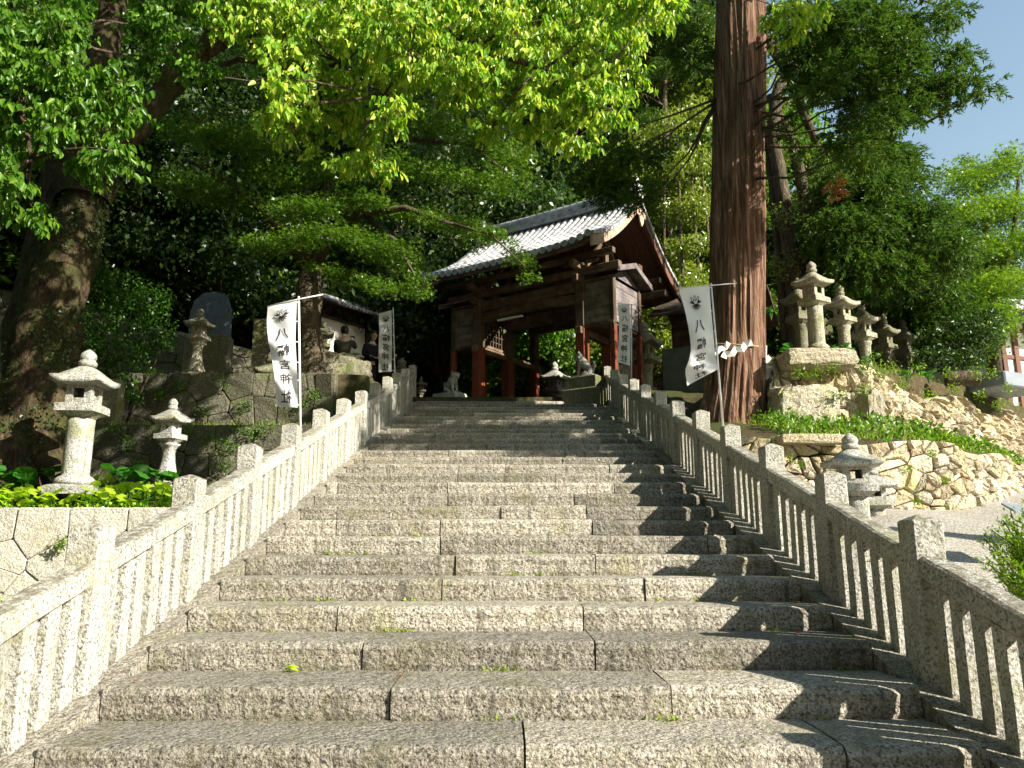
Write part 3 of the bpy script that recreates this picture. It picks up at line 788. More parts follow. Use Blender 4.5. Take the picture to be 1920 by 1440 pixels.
# ------------------------------------------------------------------ shrine gate
GZ = ZG + .03
gate = empty("shrine_gate", (-.80, 20.3, GZ), R(-35))
tag(gate, "wooden shrine gate with tiled gable roof and vermilion pillar feet above the stairs", "gate")
def gpart(mb, name, mat, parent=None, smooth=False): return mb.build(name, mat, parent if parent is not None else gate, smooth=smooth)
def beam_v(name, p, v0, v1, z0, z1, w=.16, mat='wood_v'):
    mb = MB(); mb.bbox(p - w / 2, p + w / 2, v0, v1, z0, z1, .012); return gpart(mb, name, M[mat])
def beam_p(name, p0, p1, v, z0, z1, w=.16, mat='wood_h'):
    mb = MB(); mb.bbox(p0, p1, v - w / 2, v + w / 2, z0, z1, .012); return gpart(mb, name, M[mat])
PC, VC = 1.6, 1.38
def gpillar(p, v, w, split, top, round_=False, base=True):
    mb = MB()
    if round_: mb.lathe([(split, w / 2), (top, w / 2)], 20, (p, v))
    else: mb.bbox(p - w / 2, p + w / 2, v - w / 2, v + w / 2, split, top, .02)
    o = gpart(mb, "pillar", M['wood'], smooth=False)
    k = MB(); w2 = w + .012
    k.bbox(p - w2 / 2, p + w2 / 2, v - w2 / 2, v + w2 / 2, .14, split + .0, .02); k.build("painted_foot", M['vermilion'], o)
    s = MB(); s.loft([sq(w * .72, 0, .25), sq(w * .72, .10, .25), sq(w * .60, .138, .4)])
    s.v = [(x + p, y + v, z) for x, y, z in s.v]; s.build("base_stone", M['greywall'], o)
for p in (0.0, 3.2):
    gpillar(p, 0, .25, 1.66, 3.02)
    gpillar(p, 1.38, .27, 1.52, 3.75)
    gpillar(p, 2.75, .22, 1.52, 3.02)
for p in (-.87, 4.07):
    gpillar(p, 0, .13, 1.66, 2.85); gpillar(p, 1.42, .13, 1.66, 2.85)
for p in (0.0, 3.2):
    beam_v("cross_beam", p, -.22, 3.02, 1.50, 1.68, .17); beam_v("cross_beam", p, -.35, 3.1, 2.82, 3.0, .15)
    beam_v("cross_beam", p, -.5, 3.25, 3.18, 3.34, .15)
for v in (0.0, 2.75):
    beam_p("lintel", .14, 3.06, v, 2.62, 2.90, .17); beam_p("tie_beam", -1.05, 4.3, v, 3.04, 3.22, .18)
beam_p("lintel", .15, 3.05, 1.38, 2.42, 2.75, .20); beam_p("tie_beam", -.95, 4.2, 1.38, 3.30, 3.55, .2)
# curved rainbow beam between the front pillars
mb = MB(); rings = []
for t in np.linspace(0, 1, 13):
    x = .13 + 2.94 * t; up = .10 * math.sin(math.pi * t)
    rings.append([(x, -.09, 2.30 + up), (x, .09, 2.30 + up), (x, .105, 2.44 + up), (x, .07, 2.56 + up * .7), (x, -.07, 2.56 + up * .7), (x, -.105, 2.44 + up)])
mb.loft(rings); gpart(mb, "rainbow_beam", M['wood_h'])
for p in (0.0, 3.2):           # bracket blocks and arms over the pillars
    for v in (0, 2.75):
        mb = MB(); mb.bbox(p - .17, p + .17, v - .17, v + .17, 3.225, 3.33, .03); gpart(mb, "bracket_block", M['wood'])
        mb = MB(); mb.bbox(p - .5, p + .5, v - .055, v + .055, 3.34, 3.44, .02); gpart(mb, "bracket_arm", M['wood_h'])
for v in (-.02, 2.77): beam_p("eave_purlin", -1.0, 4.15, v, 3.45, 3.60, .15)
beam_p("ridge_purlin", -1.0, 4.15, VC, 4.82, 5.0, .17)
for p in (0.02, 3.18):         # gable frames: frog leg struts and king posts
    mb = MB(); mb.bbox(p - .06, p + .06, VC - .09, VC + .09, 3.56, 4.82, .01); gpart(mb, "king_post", M['wood'])
    for s in (-1, 1):
        mb = MB(); rings = []
        for t in np.linspace(0, 1, 8):
            vv = VC + s * (.10 + .95 * t); z = 4.68 - 1.15 * t ** .7
            rings.append([(p - .04, vv, z - .16), (p + .04, vv, z - .16), (p + .04, vv, z + .02), (p - .04, vv, z + .02)])
        mb.loft(rings); gpart(mb, "curved_strut", M['wood_v'])
# fluorescent tube under the front lintel
mb = MB(); mb.bbox(.72, 1.52, -.17, -.09, 2.20 + .03, 2.28, .01); gpart(mb, "tube_light", M['white'])
# roof surface
ZR, ZE, PA, PB = 5.33, 3.36, -.92, 4.18
HALF = VC + 1.27
def roofz(v, p=PC):
    q = min(abs(v - VC) / HALF, 1.05); e = abs(p - PC) / ((PB - PA) / 2)
    return ZR - (ZR - ZE) * (1.36 * q - .36 * q * q) + .13 * e ** 5 * (.3 + q ** 3)
roof = empty("roof"); roof.parent = gate
roof_deck = MB()
P_ = np.linspace(PA, PB, 15); Vv_ = np.linspace(VC - HALF, VC + HALF, 29)
def deck(z_off, mat, nm, pa=PA, pb=PB, th=.07, grow=0):
    mb = MB(); rings = []
    pp_ = np.linspace(pa, pb, 15)
    for v in Vv_:
        rings.append([(p, v, roofz(v, p) + z_off) for p in pp_] + [(p, v, roofz(v, p) + z_off - th) for p in pp_[::-1]])
    mb.loft(rings); return mb.build(nm, mat, roof)
deck(0.0, M['tile_dark'], "pan_tile_bed")
deck(-.075, M['redwood'], "roof_board", PA + .06, PB - .06, .03)
for s in (-1, 1):                # rafters
    for p in np.linspace(PA + .22, PB - .22, 17):
        mb = MB(); rings = []
        for t in np.linspace(0, 1, 7):
            v = VC + s * (.1 + (HALF - .16) * t); z = roofz(v, p) - .108
            rings.append([(p - .035, v, z - .075), (p + .035, v, z - .075), (p + .035, v, z), (p - .035, v, z)])
        mb.loft(rings); mb.build("rafter", M['redwood'], roof)
NR = 25
for s in (-1, 1):                # rows of round cover tiles
    for p in np.linspace(PA + .06, PB - .06, NR):
        mb = MB(); nt_ = 13; rings = []
        L0, L1 = .10, HALF + .02
        for k in range(nt_):
            for e_ in (0.0, .97):
                t = (k + e_) / nt_; q = L0 + (L1 - L0) * t; v = VC + s * q; z = roofz(v, p) + .005
                r_ = .074 + .012 * e_ * 1.0 - .006
                rings.append([(p + r_ * math.cos(a), v, z + r_ * 1.05 * math.sin(a)) for a in np.linspace(0, math.pi, 7)])
        mb.loft(rings, cap=False)
        o = mb.build("tile_row", M['tile'], roof, smooth=False)
        v = VC + s * (L1 + .004); z = roofz(v, p) + .018; k = MB()
        k.loft([[(p + rr * math.cos(a), v + s * dv, z + rr * math.sin(a)) for a in np.linspace(0, 2 * math.pi, 13)[:-1]] for rr, dv in ((.088, 0), (.088, .02), (.066, .022), (.05, .012))])
        k.build("eave_tile", M['tile'], roof)
for s in (-1, 1):                # eave fascia
    mb = MB(); rings = []
    for p in np.linspace(PA + .03, PB - .03, 15):
        v = VC + s * (HALF - .03); z = roofz(v, p) - .075
        rings.append([(p, v - .03, z - .09), (p, v + .03, z - .09), (p, v + .03, z), (p, v - .03, z)])
    mb.loft(rings); mb.build("fascia", M['wood_h'], roof)
# ridge
def ridge_z(p): e = abs(p - PC) / ((PB - PA) / 2); return ZR + .06 * e ** 3
mb = MB()
for (w, a, b) in ((.18, .00, .075), (.135, .076, .095), (.165, .096, .15), (.125, .151, .17), (.15, .171, .225), (.115, .226, .245), (.135, .246, .30), (.10, .301, .35)):
    mb.loft([[(p, VC - w, ridge_z(p) + a), (p, VC + w, ridge_z(p) + a), (p, VC + w, ridge_z(p) + b), (p, VC - w, ridge_z(p) + b)] for p in np.linspace(PA + .02, PB - .02, 15)])
mb.build("ridge_tiles", M['tile'], roof)
mb = MB()
for p in np.linspace(PA, PB, 24)[:-1]:
    mb.loft([[(p + dx, VC + r_ * math.cos(a), ridge_z(p) + .355 + r_ * math.sin(a)) for a in np.linspace(0, 2 * math.pi, 9)[:-1]] for dx, r_ in ((0, .085), (.205, .072))])
mb.build("ridge_cap_tiles", M['tile'], roof)
for e_, s in ((PA, -1), (PB, 1)):
    mb = MB(); prof = [(-.24, -.16), (-.30, .02), (-.22, .18), (-.25, .34), (-.12, .42), (0, .52), (.12, .42), (.25, .34), (.22, .18), (.30, .02), (.24, -.16)]
    mb.loft([[(e_ + s * d, VC + a * g_, ridge_z(e_) + .12 + b * g_) for a, b in prof] for d, g_ in ((-.05, 1), (.03, 1), (.06, .8))])
    mb.build("ogre_tile", M['tile'], roof)
# verge tiles and bargeboards
for e_, s in ((PA, -1), (PB, 1)):
    for t_ in (-1, 1):
        mb = MB(); rings = []
        for q in np.linspace(.0, HALF + .0, 14):
            v = VC + t_ * q; z = roofz(v, e_) - .06; h = .20 + .07 * (q / HALF) - .05 * (q / HALF) * (1 - q / HALF)
            rings.append([(e_ - .035 + s * .02, v, z - h), (e_ + .035 + s * .02, v, z - h), (e_ + .035 + s * .02, v, z), (e_ - .035 + s * .02, v, z)])
        mb.loft(rings); mb.build("bargeboard", M['palewood'] if t_ < 0 else M['redwood'], roof)
        mb = MB()
        for q in np.arange(.12, HALF, .165):
            v = VC + t_ * q; z = roofz(v, e_) + .0; dz = (roofz(VC + t_ * (q + .1), e_) - roofz(VC + t_ * q, e_)) / .1
            mb.hexa([(e_ - .03, v - .07, z - .05 - dz * .07 * t_), (e_ + s * .11 + .001, v - .07, z - .05 - dz * .07 * t_), (e_ + s * .11 + .001, v + .07, z - .05 + dz * .07 * t_), (e_ - .03, v + .07, z - .05 + dz * .07 * t_),
                     (e_ - .03, v - .07, z + .03 - dz * .07 * t_), (e_ + s * .11 + .001, v - .07, z + .03 - dz * .07 * t_), (e_ + s * .11 + .001, v + .07, z + .045 + dz * .07 * t_), (e_ - .03, v + .07, z + .045 + dz * .07 * t_)])
        tag(mb.build("verge_tiles", M['tile'], roof), kind="stuff")
    mb = MB(); prof = [(-.09, .0), (-.16, -.12), (-.30, -.16), (-.26, -.26), (-.14, -.26), (-.10, -.40), (0, -.52), (.10, -.40), (.14, -.26), (.26, -.26), (.30, -.16), (.16, -.12), (.09, 0)]
    mb.loft([[(e_ + s * d, VC + a * 1.0, ZR - .20 + b * 1.05) for a, b in prof] for d in (.056, .10)])
    mb.build("gable_pendant", M['palewood'], roof)
# side cabinets under the roof
for s, p0, p1 in ((-1, -.87, -.02), (1, 3.22, 4.07)):
    cab = empty("side_cabinet"); cab.parent = gate
    zz = 1.72
    for j in range(6):          # front, back planks
        z0 = zz + .02 + j * .178
        for v in (-.03, 1.42):
            mb = MB(); mb.bbox(p0 + .08, p1 - .08, v - .012 + .004 * (j % 2), v + .012 + .004 * (j % 2), z0, z0 + .172, .004); mb.build("plank", M['plank'], cab)
        po = p1 + .0 if s > 0 else p0
        mb = MB(); mb.bbox(po - .012 + .004 * (j % 2), po + .012 + .004 * (j % 2), .07, 1.35, z0, z0 + .172, .004); mb.build("plank", M['plank_v'], cab)
    for z0, z1 in ((zz - .07, zz + .01), (zz + 1.09, zz + 1.17)):
        for v in (-.05, 1.44):
            mb = MB(); mb.bbox(p0 - .05, p1 + .05, v - .03, v + .03, z0, z1, .008); mb.build("cabinet_rail", M['wood_h'], cab)
    mb = MB(); mb.box(p0 + .02, p1 - .02, 0, 1.4, zz - .04, zz - .01); mb.build("cabinet_floor", M['wood'], cab)
    pi = 0.02 if s < 0 else 3.18 # lattice facing the passage
    fr_ = MB(); fr_.bbox(pi - .03, pi + .03, .13, 1.24, zz - .02, zz + .06, .006); fr_.bbox(pi - .03, pi + .03, .13, 1.24, zz + 1.02, zz + 1.1, .006)
    lat = fr_.build("lattice_frame", M['wood_v'], cab)
    for v in np.linspace(.22, 1.16, 8):
        mb = MB(); mb.box(pi - .012, pi + .012, v - .012, v + .012, zz + .06, zz + 1.02); mb.build("lattice_bar", M['wood'], cab)
    for z in np.linspace(zz + .22, zz + .9, 5):
        mb = MB(); mb.box(pi - .018, pi - .013, .14, 1.23, z - .012, z + .012); mb.build("lattice_bar", M['wood_v'], cab)
    # little gable roof, ridge along p
    vm, hv, ph = .70, .98, .36
    for t_ in (-1, 1):
        mb = MB(); rings = []
        for q in np.linspace(0, 1, 6):
            v = vm + t_ * hv * q; z = zz + 1.20 + ph * (1 - q) ** 1.0 + .02
            rings.append([(p0 - (.28 if s < 0 else -.02), v, z), (p1 + (.28 if s > 0 else -.02), v, z), (p1 + (.28 if s > 0 else -.02), v, z + .05), (p0 - (.28 if s < 0 else -.02), v, z + .05)])
        mb.loft(rings); mb.build("cabinet_roof", M['plank'], cab)
        mb = MB(); rings = []; e_ = (p1 + .30) if s > 0 else (p0 - .30)
        for q in np.linspace(0, 1, 6):
            v = vm + t_ * (hv + .03) * q; z = zz + 1.20 + ph * (1 - q) + .015
            rings.append([(e_ - .02, v, z - .09), (e_ + .02, v, z - .09), (e_ + .02, v, z + .05), (e_ - .02, v, z + .05)])
        mb.loft(rings); mb.build("cabinet_bargeboard", M['plank_v'], cab)
    mb = MB(); e_ = p1 if s > 0 else p0
    mb.loft([[(e_ + d, .02, zz + 1.17), (e_ + d, 1.38, zz + 1.17), (e_ + d, vm, zz + 1.52)] for d in (-.015, .015)]); mb.build("gable_panel", M['plank_v'], cab)

# ------------------------------------------------------------------ skinned figures
def skin(name, pts, rad, edges, mat, parent=None, loc=(0, 0, 0), rz=0, sub=2, root=0, rough_=None):
    me = bpy.data.meshes.new(name); me.from_pydata([tuple(p) for p in pts], edges, []); me.update()
    o = add(name, me, parent, loc, rz)
    mo = o.modifiers.new("skin", 'SKIN')
    me.skin_vertices[0] if me.skin_vertices else None
    sv = me.skin_vertices[0].data
    for i_, r_ in enumerate(rad):
        sv[i_].radius = r_ if hasattr(r_, '__len__') else (r_, r_)
        sv[i_].use_root = (i_ == root)
    mo.use_smooth_shade = True
    ss_ = o.modifiers.new("sub", 'SUBSURF'); ss_.levels = sub; ss_.render_levels = sub
    me.materials.append(mat)
    if rough_:
        tx = bpy.data.textures.new(name + " relief", 'CLOUDS'); tx.noise_scale = rough_[1]
        d = o.modifiers.new("relief", 'DISPLACE'); d.texture = tx; d.strength = rough_[0]; d.mid_level = .5
    return o

def liondog(px, pytop, Y, zped, rz, label, flip=1):
    t = P(px, pytop, Y); s = (t.z - zped) / .78
    # sitting lion-dog, faces +x in local space
    b = [(-.17, 0, .14), (-.14, 0, .22), (-.03, 0, .36), (.08, 0, .46), (.15, 0, .55), (.20, 0, .64), (.28, 0, .625), (.35, 0, .59),
         (-.12, .11, .13), (.02, .14, .07), (.10, .14, .035), (-.12, -.11, .13), (.02, -.14, .07), (.10, -.14, .035),
         (.13, .09, .38), (.17, .10, .2), (.19, .10, .05), (.25, .10, .03), (.13, -.09, .38), (.17, -.10, .2), (.19, -.10, .05), (.25, -.10, .03),
         (-.25, 0, .20), (-.30, 0, .34), (-.27, 0, .47)]
    r_ = [.13, .14, .14, .15, .14, .165, .125, .085, .10, .07, .04, .10, .07, .04, .075, .05, .045, .04, .075, .05, .045, .04, .045, .06, .03]
    e = [(0, 1), (1, 2), (2, 3), (3, 4), (4, 5), (5, 6), (6, 7), (0, 8), (8, 9), (9, 10), (0, 11), (11, 12), (12, 13), (3, 14), (14, 15), (15, 16), (16, 17), (3, 18), (18, 19), (19, 20), (20, 21), (0, 22), (22, 23), (23, 24)]
    o = skin("lion_dog_statue", b, r_, e, M['lantern'], None, (t.x, Y, zped), rz, 2, 0, (.03, .06))
    o.scale = (s * flip, s, s)
    tag(o, label, "statue", "pair of guardian lion-dogs")
    mb = MB(); rg = np.random.default_rng(3)
    for k in range(22):        # mane curls, ears, brow
        a = rg.uniform(0, 2 * math.pi); q = rg.uniform(0, 1)
        c = Vector((.09 + .07 * q + .04 * math.cos(a), .15 * math.sin(a), .45 + .20 * q + .07 * math.cos(a)))
        mb.lathe([(c.z - .035, .01), (c.z - .02, .035), (c.z + .01, .04), (c.z + .04, .01)], 7, (c.x, c.y))
    mb.build("mane", M['lantern'], o, smooth=True)
    mb = MB()
    for sy in (-1, 1):
        mb.lathe([(.70, .06), (.74, .05), (.80, .008)], 7, (.15, .11 * sy)); mb.lathe([(.655, .005), (.67, .03), (.69, .03), (.705, .005)], 7, (.33, .06 * sy))
    mb.build("ears", M['lantern'], o, smooth=True)
    mb = MB(); mb.bbox(-.36, .36, -.20, .20, -.001, .05, .015); mb.build("plinth_slab", M['lantern'], o)
    return o
z1, z2 = P(1105, 732, 18.3).z, P(1103, 708, 18.3).z
mb = MB(); mb.bbox(-.52, .52, -.40, .40, 0, z1 - 3.95, .03); mb.bbox(-.37, .37, -.27, .27, z1 - 3.95 + .001, z2 - 3.95, .02)
pr = P(1102, 720, 18.3)
tag(mb.build("statue_pedestal", M['mossy'], None, (pr.x, 18.3, 3.95), R(-35)), "two tiered dark pedestal carrying the right lion-dog beside the gate", "pedestal")
liondog(1097, 660, 18.3, z2 - .0, R(180 - 35), "right lion-dog statue in front of the gate, back lit by the sun", 1)
pl = P(843, 762, 19.4); zl = P(843, 738, 19.4).z
mb = MB(); mb.loft([[(x * k_, y_ * k_, z) for x, y_ in ((-.36, -.26), (.36, -.26), (.36, .26), (-.36, .26))] for k_, z in ((1.1, 0), (1.05, .1), (.95, zl - ZG))])
tag(mb.build("statue_pedestal", M['lantern'], None, (pl.x, 19.4, ZG - .01), R(-35)), "pale rough pedestal carrying the left lion-dog before the gate", "pedestal")
liondog(846, 698, 19.4, zl - .01, R(-38), "left lion-dog statue sitting on its pale pedestal before the gate", 1)

# ------------------------------------------------------------------ banners
def glyph(txt, mirror=True):
    cu = bpy.data.curves.new("t", 'FONT'); cu.body = txt; cu.size = 1.0; cu.offset = .008
    cu.resolution_u = 2
    o = bpy.data.objects.new("t", cu); me = bpy.data.meshes.new_from_object(o)
    bpy.data.objects.remove(o)
    n = len(me.vertices); co = np.empty(n * 3, dtype=np.float32); me.vertices.foreach_get("co", co); co = co.reshape(-1, 3)
    fs = [tuple(p.vertices) for p in me.polygons]
    mn, mx = co.min(0), co.max(0); co = (co - (mn + mx) / 2) / max(mx[0] - mn[0], mx[1] - mn[1], 1e-6)
    if mirror: co[:, 0] *= -1
    bpy.data.meshes.remove(me)
    return co[:, :2], fs
def crest():
    """shrine crest: three small sprigs over a round leaf with ribs"""
    V_, F_ = [], []
    def poly(pts): b = len(V_); V_.extend(pts); F_.append(tuple(range(b, b + len(pts))))
    def disc(cx, cy, rx, ry, rot=0, n=12):
        poly([(cx + rx * math.cos(a) * math.cos(rot) - ry * math.sin(a) * math.sin(rot), cy + rx * math.cos(a) * math.sin(rot) + ry * math.sin(a) * math.cos(rot)) for a in np.linspace(0, 2 * math.pi, n + 1)[:-1]])
    for a in np.linspace(-1.15, 1.15, 7): disc(.22 * math.sin(a), -.15 - .22 * math.cos(a) + .1, .035, .20, a * .9 + 0.0)
    for a in (-1.2, -.75, 1.2, .75): disc(.33 * math.sin(a), -.02 + .24 * math.cos(a) * .6, .05, .16, -a)
    for x, y in ((-.26, .32), (0, .40), (.26, .32)):
        for k in range(4):
            a = k * math.pi / 2 + .4; disc(x + .055 * math.cos(a), y + .055 * math.sin(a), .032, .032, 0, 7)
    for x in (-.12, 0, .12): disc(x, .20, .03, .10, x * 2)
    return np.array(V_), F_
def banner(Y, L, Rr, rows, pole, bar, label, plab, depth=.10, glyphs=((.12, .15), (.30, .13), (.46, .13), (.62, .13), (.77, .12), (.92, .12)), uc=.52, us=.42, ph=0.0, gap=None):
    """L,Rr: lists of (px,py) down the left and right edges; rows: number of grid rows"""
    L = np.array(L, float); Rr = np.array(Rr, float)
    tl = np.linspace(0, 1, len(L)); tr_ = np.linspace(0, 1, len(Rr))
    def smooth(t, T, A): return np.interp(t, T, A)
    def xyz(u, v, off=0.0):
        v = min(max(v, 0), 1)
        s_ = [np.interp(np.clip(v + d, 0, 1), tl, L[:, k]) for k in (0, 1) for d in (-.04, 0, .04)]
        lx, ly = np.mean(s_[:3]), s_[4]
        s_ = [np.interp(np.clip(v + d, 0, 1), tr_, Rr[:, k]) for k in (0, 1) for d in (-.04, 0, .04)]
        rx, ry = np.mean(s_[:3]), s_[4]
        px = lx + (rx - lx) * u; py = ly + (ry - ly) * u
        y = Y + 1.35 * depth * (math.sin(v * 7 + u * 2.5 + ph) * .5 + .35 * math.sin(v * 15 - u * 5 + ph)) * (1 - u) ** .7 * (.3 + v) - off
        q = P(px, py, y); return (q.x, q.y, q.z)
    nu, nv = 12, rows
    V_ = [xyz(a / nu, b / nv) for b in range(nv + 1) for a in range(nu + 1)]
    F_ = [(b * (nu + 1) + a, b * (nu + 1) + a + 1, (b + 1) * (nu + 1) + a + 1, (b + 1) * (nu + 1) + a) for b in range(nv) for a in range(nu)]
    root = empty("banner", P(*pole[-1], Y)); o0 = np.array(root.location)
    tag(root, label, "banner", "white shrine banners on poles")
    cl = add("banner_cloth", mesh("banner_cloth", np.array(V_) - o0, F_, M['cloth'], True), root)
    g_list = [crest()] + [glyph(c) for c in "八幡宮神社"]
    for (vc, vs), (co, fs) in zip(glyphs, g_list):
        Vg = []
        for x, y in co: Vg.append(xyz(uc + x * us * (1.15 if co is g_list[0][0] else 1), vc - y * vs * .88, .012))
        add("lettering", mesh("lettering", np.array(Vg) - o0, fs, M['ink']), root)
    mb = MB(); pts = [Vector(P(a, b, Y + .02)) - Vector(o0) for a, b in pole]; mb.tube(pts, [.013, .016], 8)
    mb.build("pole", M['white'], root, smooth=True)
    mb = MB(); mb.tube([Vector(P(a, b, Y + (0 if i_ else 0))) - Vector(o0) for i_, (a, b) in enumerate(bar)], .008, 6); mb.build("crossbar", M['white'], root, smooth=True)
    for v in np.linspace(.02, .98, 6):
        a = Vector(xyz(1, v)) - Vector(o0); pv = np.array([np.interp(v, [0, 1], [pole[0][0], pole[-1][0]])])
        t_ = (P(*Rr[0], Y).z - 0); k = MB()
        # loop tying the cloth edge to the pole
        zc_ = a.z; p0_, p1_ = pts[0], pts[-1]; f_ = (zc_ - p0_.z) / (p1_.z - p0_.z) if abs(p1_.z - p0_.z) > 1e-6 else 0
        b_ = p0_.lerp(p1_, min(max(f_, 0), 1))
        k.tube([a, b_], .006, 5); k.build("tie", M['cloth'], root)
    return root
# pole feet stand on the fence tops
banner(8.75, [(502, 574), (500, 605), (503, 640), (509, 668), (513, 690), (516, 720), (517, 762)], [(557, 562), (555, 600), (554, 640), (556, 680), (558, 715), (558, 764)], 26,
       [(560, 556), (563, 812)], [(501, 574), (560, 561), (606, 552)], "large white banner with black characters on the left front pole", "", .10, uc=.50, us=.48)
banner(17.6, [(710, 588), (711, 620), (710, 650), (710, 698)], [(734, 583), (735, 620), (735, 660), (734, 697)], 16,
       [(737, 577), (741, 735)], [(709, 588), (737, 582)], "narrow bluish white banner on the far left pole beside the man in black", "", .06, uc=.55, us=.55, ph=1)
banner(16.6, [(1158, 571), (1161, 600), (1160, 640), (1157, 678)], [(1180, 571), (1182, 600), (1182, 640), (1181, 686)], 16,
       [(1184, 570), (1184, 730)], [(1157, 569), (1184, 571), (1206, 574)], "narrow white banner in front of the gate's dark side cabinet", "", .06, uc=.52, us=.55, ph=2)
banner(10.5, [(1272, 541), (1284, 580), (1292, 620), (1296, 655), (1292, 675), (1284, 695), (1289, 723)], [(1330, 535), (1333, 580), (1337, 620), (1340, 655), (1343, 680), (1347, 692)], 26,
       [(1333, 531), (1356, 800)], [(1271, 540), (1333, 535), (1381, 531)], "large white banner with pale lettering on the leaning right front pole before the cedar", "", .12, uc=.46, us=.40, ph=.7,
       glyphs=((.13, .15), (.32, .13), (.49, .13), (.66, .13), (.82, .11), (.94, .08)))

# ------------------------------------------------------------------ notice board
nb = empty("notice_board", P(645, 700, 19.0)); o0 = Vector(nb.location)
tag(nb, "white roofed notice board between the maple trunk and the far left banner", "notice board")
A = {k: P(*v) for k, v in dict(tl=(598, 590, 19.7), tr=(684, 616, 21.5), br=(684, 672, 21.5), bl=(598, 655, 19.7)).items()}
def quadbox(a, b, c, d, th, mat, nm, parent):
    n = (Vector(b) - Vector(a)).cross(Vector(d) - Vector(a)).normalized() * th
    mb = MB(); mb.loft([[Vector(q) - o0 for q in (a, b, c, d)], [Vector(q) - o0 + n for q in (a, b, c, d)]]); return mb.build(nm, mat, parent)
quadbox(A['tl'], A['tr'], A['br'], A['bl'], .04, M['board'], "white_panel", nb)
def bar(a, b, r_, mat, nm, parent, n=4):
    mb = MB(); mb.tube([Vector(a) - o0, Vector(b) - o0], r_, n); return mb.build(nm, mat, parent)
for (x, yt, yb, Y) in ((688, 592, 715, 21.6), (597, 570, 700, 19.65)):
    bar(P(x, yt, Y), P(x, yb, Y), .085, M['wood'], "board_post", nb)
bar(P(597, 589, 19.62), P(688, 615, 21.52), .05, M['wood'], "board_rail", nb)
bar(P(597, 657, 19.62), P(688, 675, 21.52), .05, M['wood'], "board_rail", nb)
# little tiled roof, running with the board
ra, rb = P(604, 557, 19.4), P(716, 592, 22.0)
dirn = (rb - ra).normalized(); side = Vector((dirn.y, -dirn.x, 0)).normalized()
for s in (-1, 1):
    mb = MB(); mb.loft([[p_ - o0, p_ + side * .5 * s - Vector((0, 0, .22)) - o0, p_ + side * .5 * s - Vector((0, 0, .27)) - o0, p_ - Vector((0, 0, .06)) - o0] for p_ in (ra, rb)]); 
    slope = mb.build("roof_slope", M['redwood'], nb)
    Ln = (rb - ra).length
    for t in np.arange(.05, Ln, .16):
        mb = MB(); c = ra + dirn * t
        mb.tube([c - o0 + Vector((0, 0, .01)), c + side * .53 * s - Vector((0, 0, .215)) - o0], .05, 6); mb.build("tile_row", M['tile'], slope)
mb = MB(); mb.tube([ra - o0 + Vector((0, 0, .05)), rb - o0 + Vector((0, 0, .05))], .07, 8); mb.build("ridge", M['tile'], nb)

# ------------------------------------------------------------------ people
def hand(parent, loc, d, mat, s=1.0, name="hand"):
    mb = MB(); d = Vector(d).normalized(); up = Vector((0, 0, 1)) if abs(d.z) < .9 else Vector((0, 1, 0)); a = d.cross(up).normalized(); b = a.cross(d)
    L = Vector(loc)
    mb.loft([[L + d * t + a * w * x + b * .013 * y for x, y in ((-1, -1), (1, -1), (1, 1), (-1, 1))] for t, w in ((-.02, .025), (.03, .038), (.085, .040))])
    for i_, (o_, ln) in enumerate(((-.03, .065), (-.01, .078), (.01, .072), (.03, .055))):
        p0 = L + d * .08 + a * o_; p1 = p0 + d * ln * .55 - b * .01; p2 = p1 + d * ln * .35 - b * .03
        mb.tube([p0, p1, p2], [.010, .009, .006], 6)
    p0 = L + d * .02 + a * -.035; mb.tube([p0, p0 + d * .035 - a * .03, p0 + d * .065 - a * .035 - b * .01], [.013, .011, .008], 6)
    return mb.build(name, mat, parent, smooth=True)
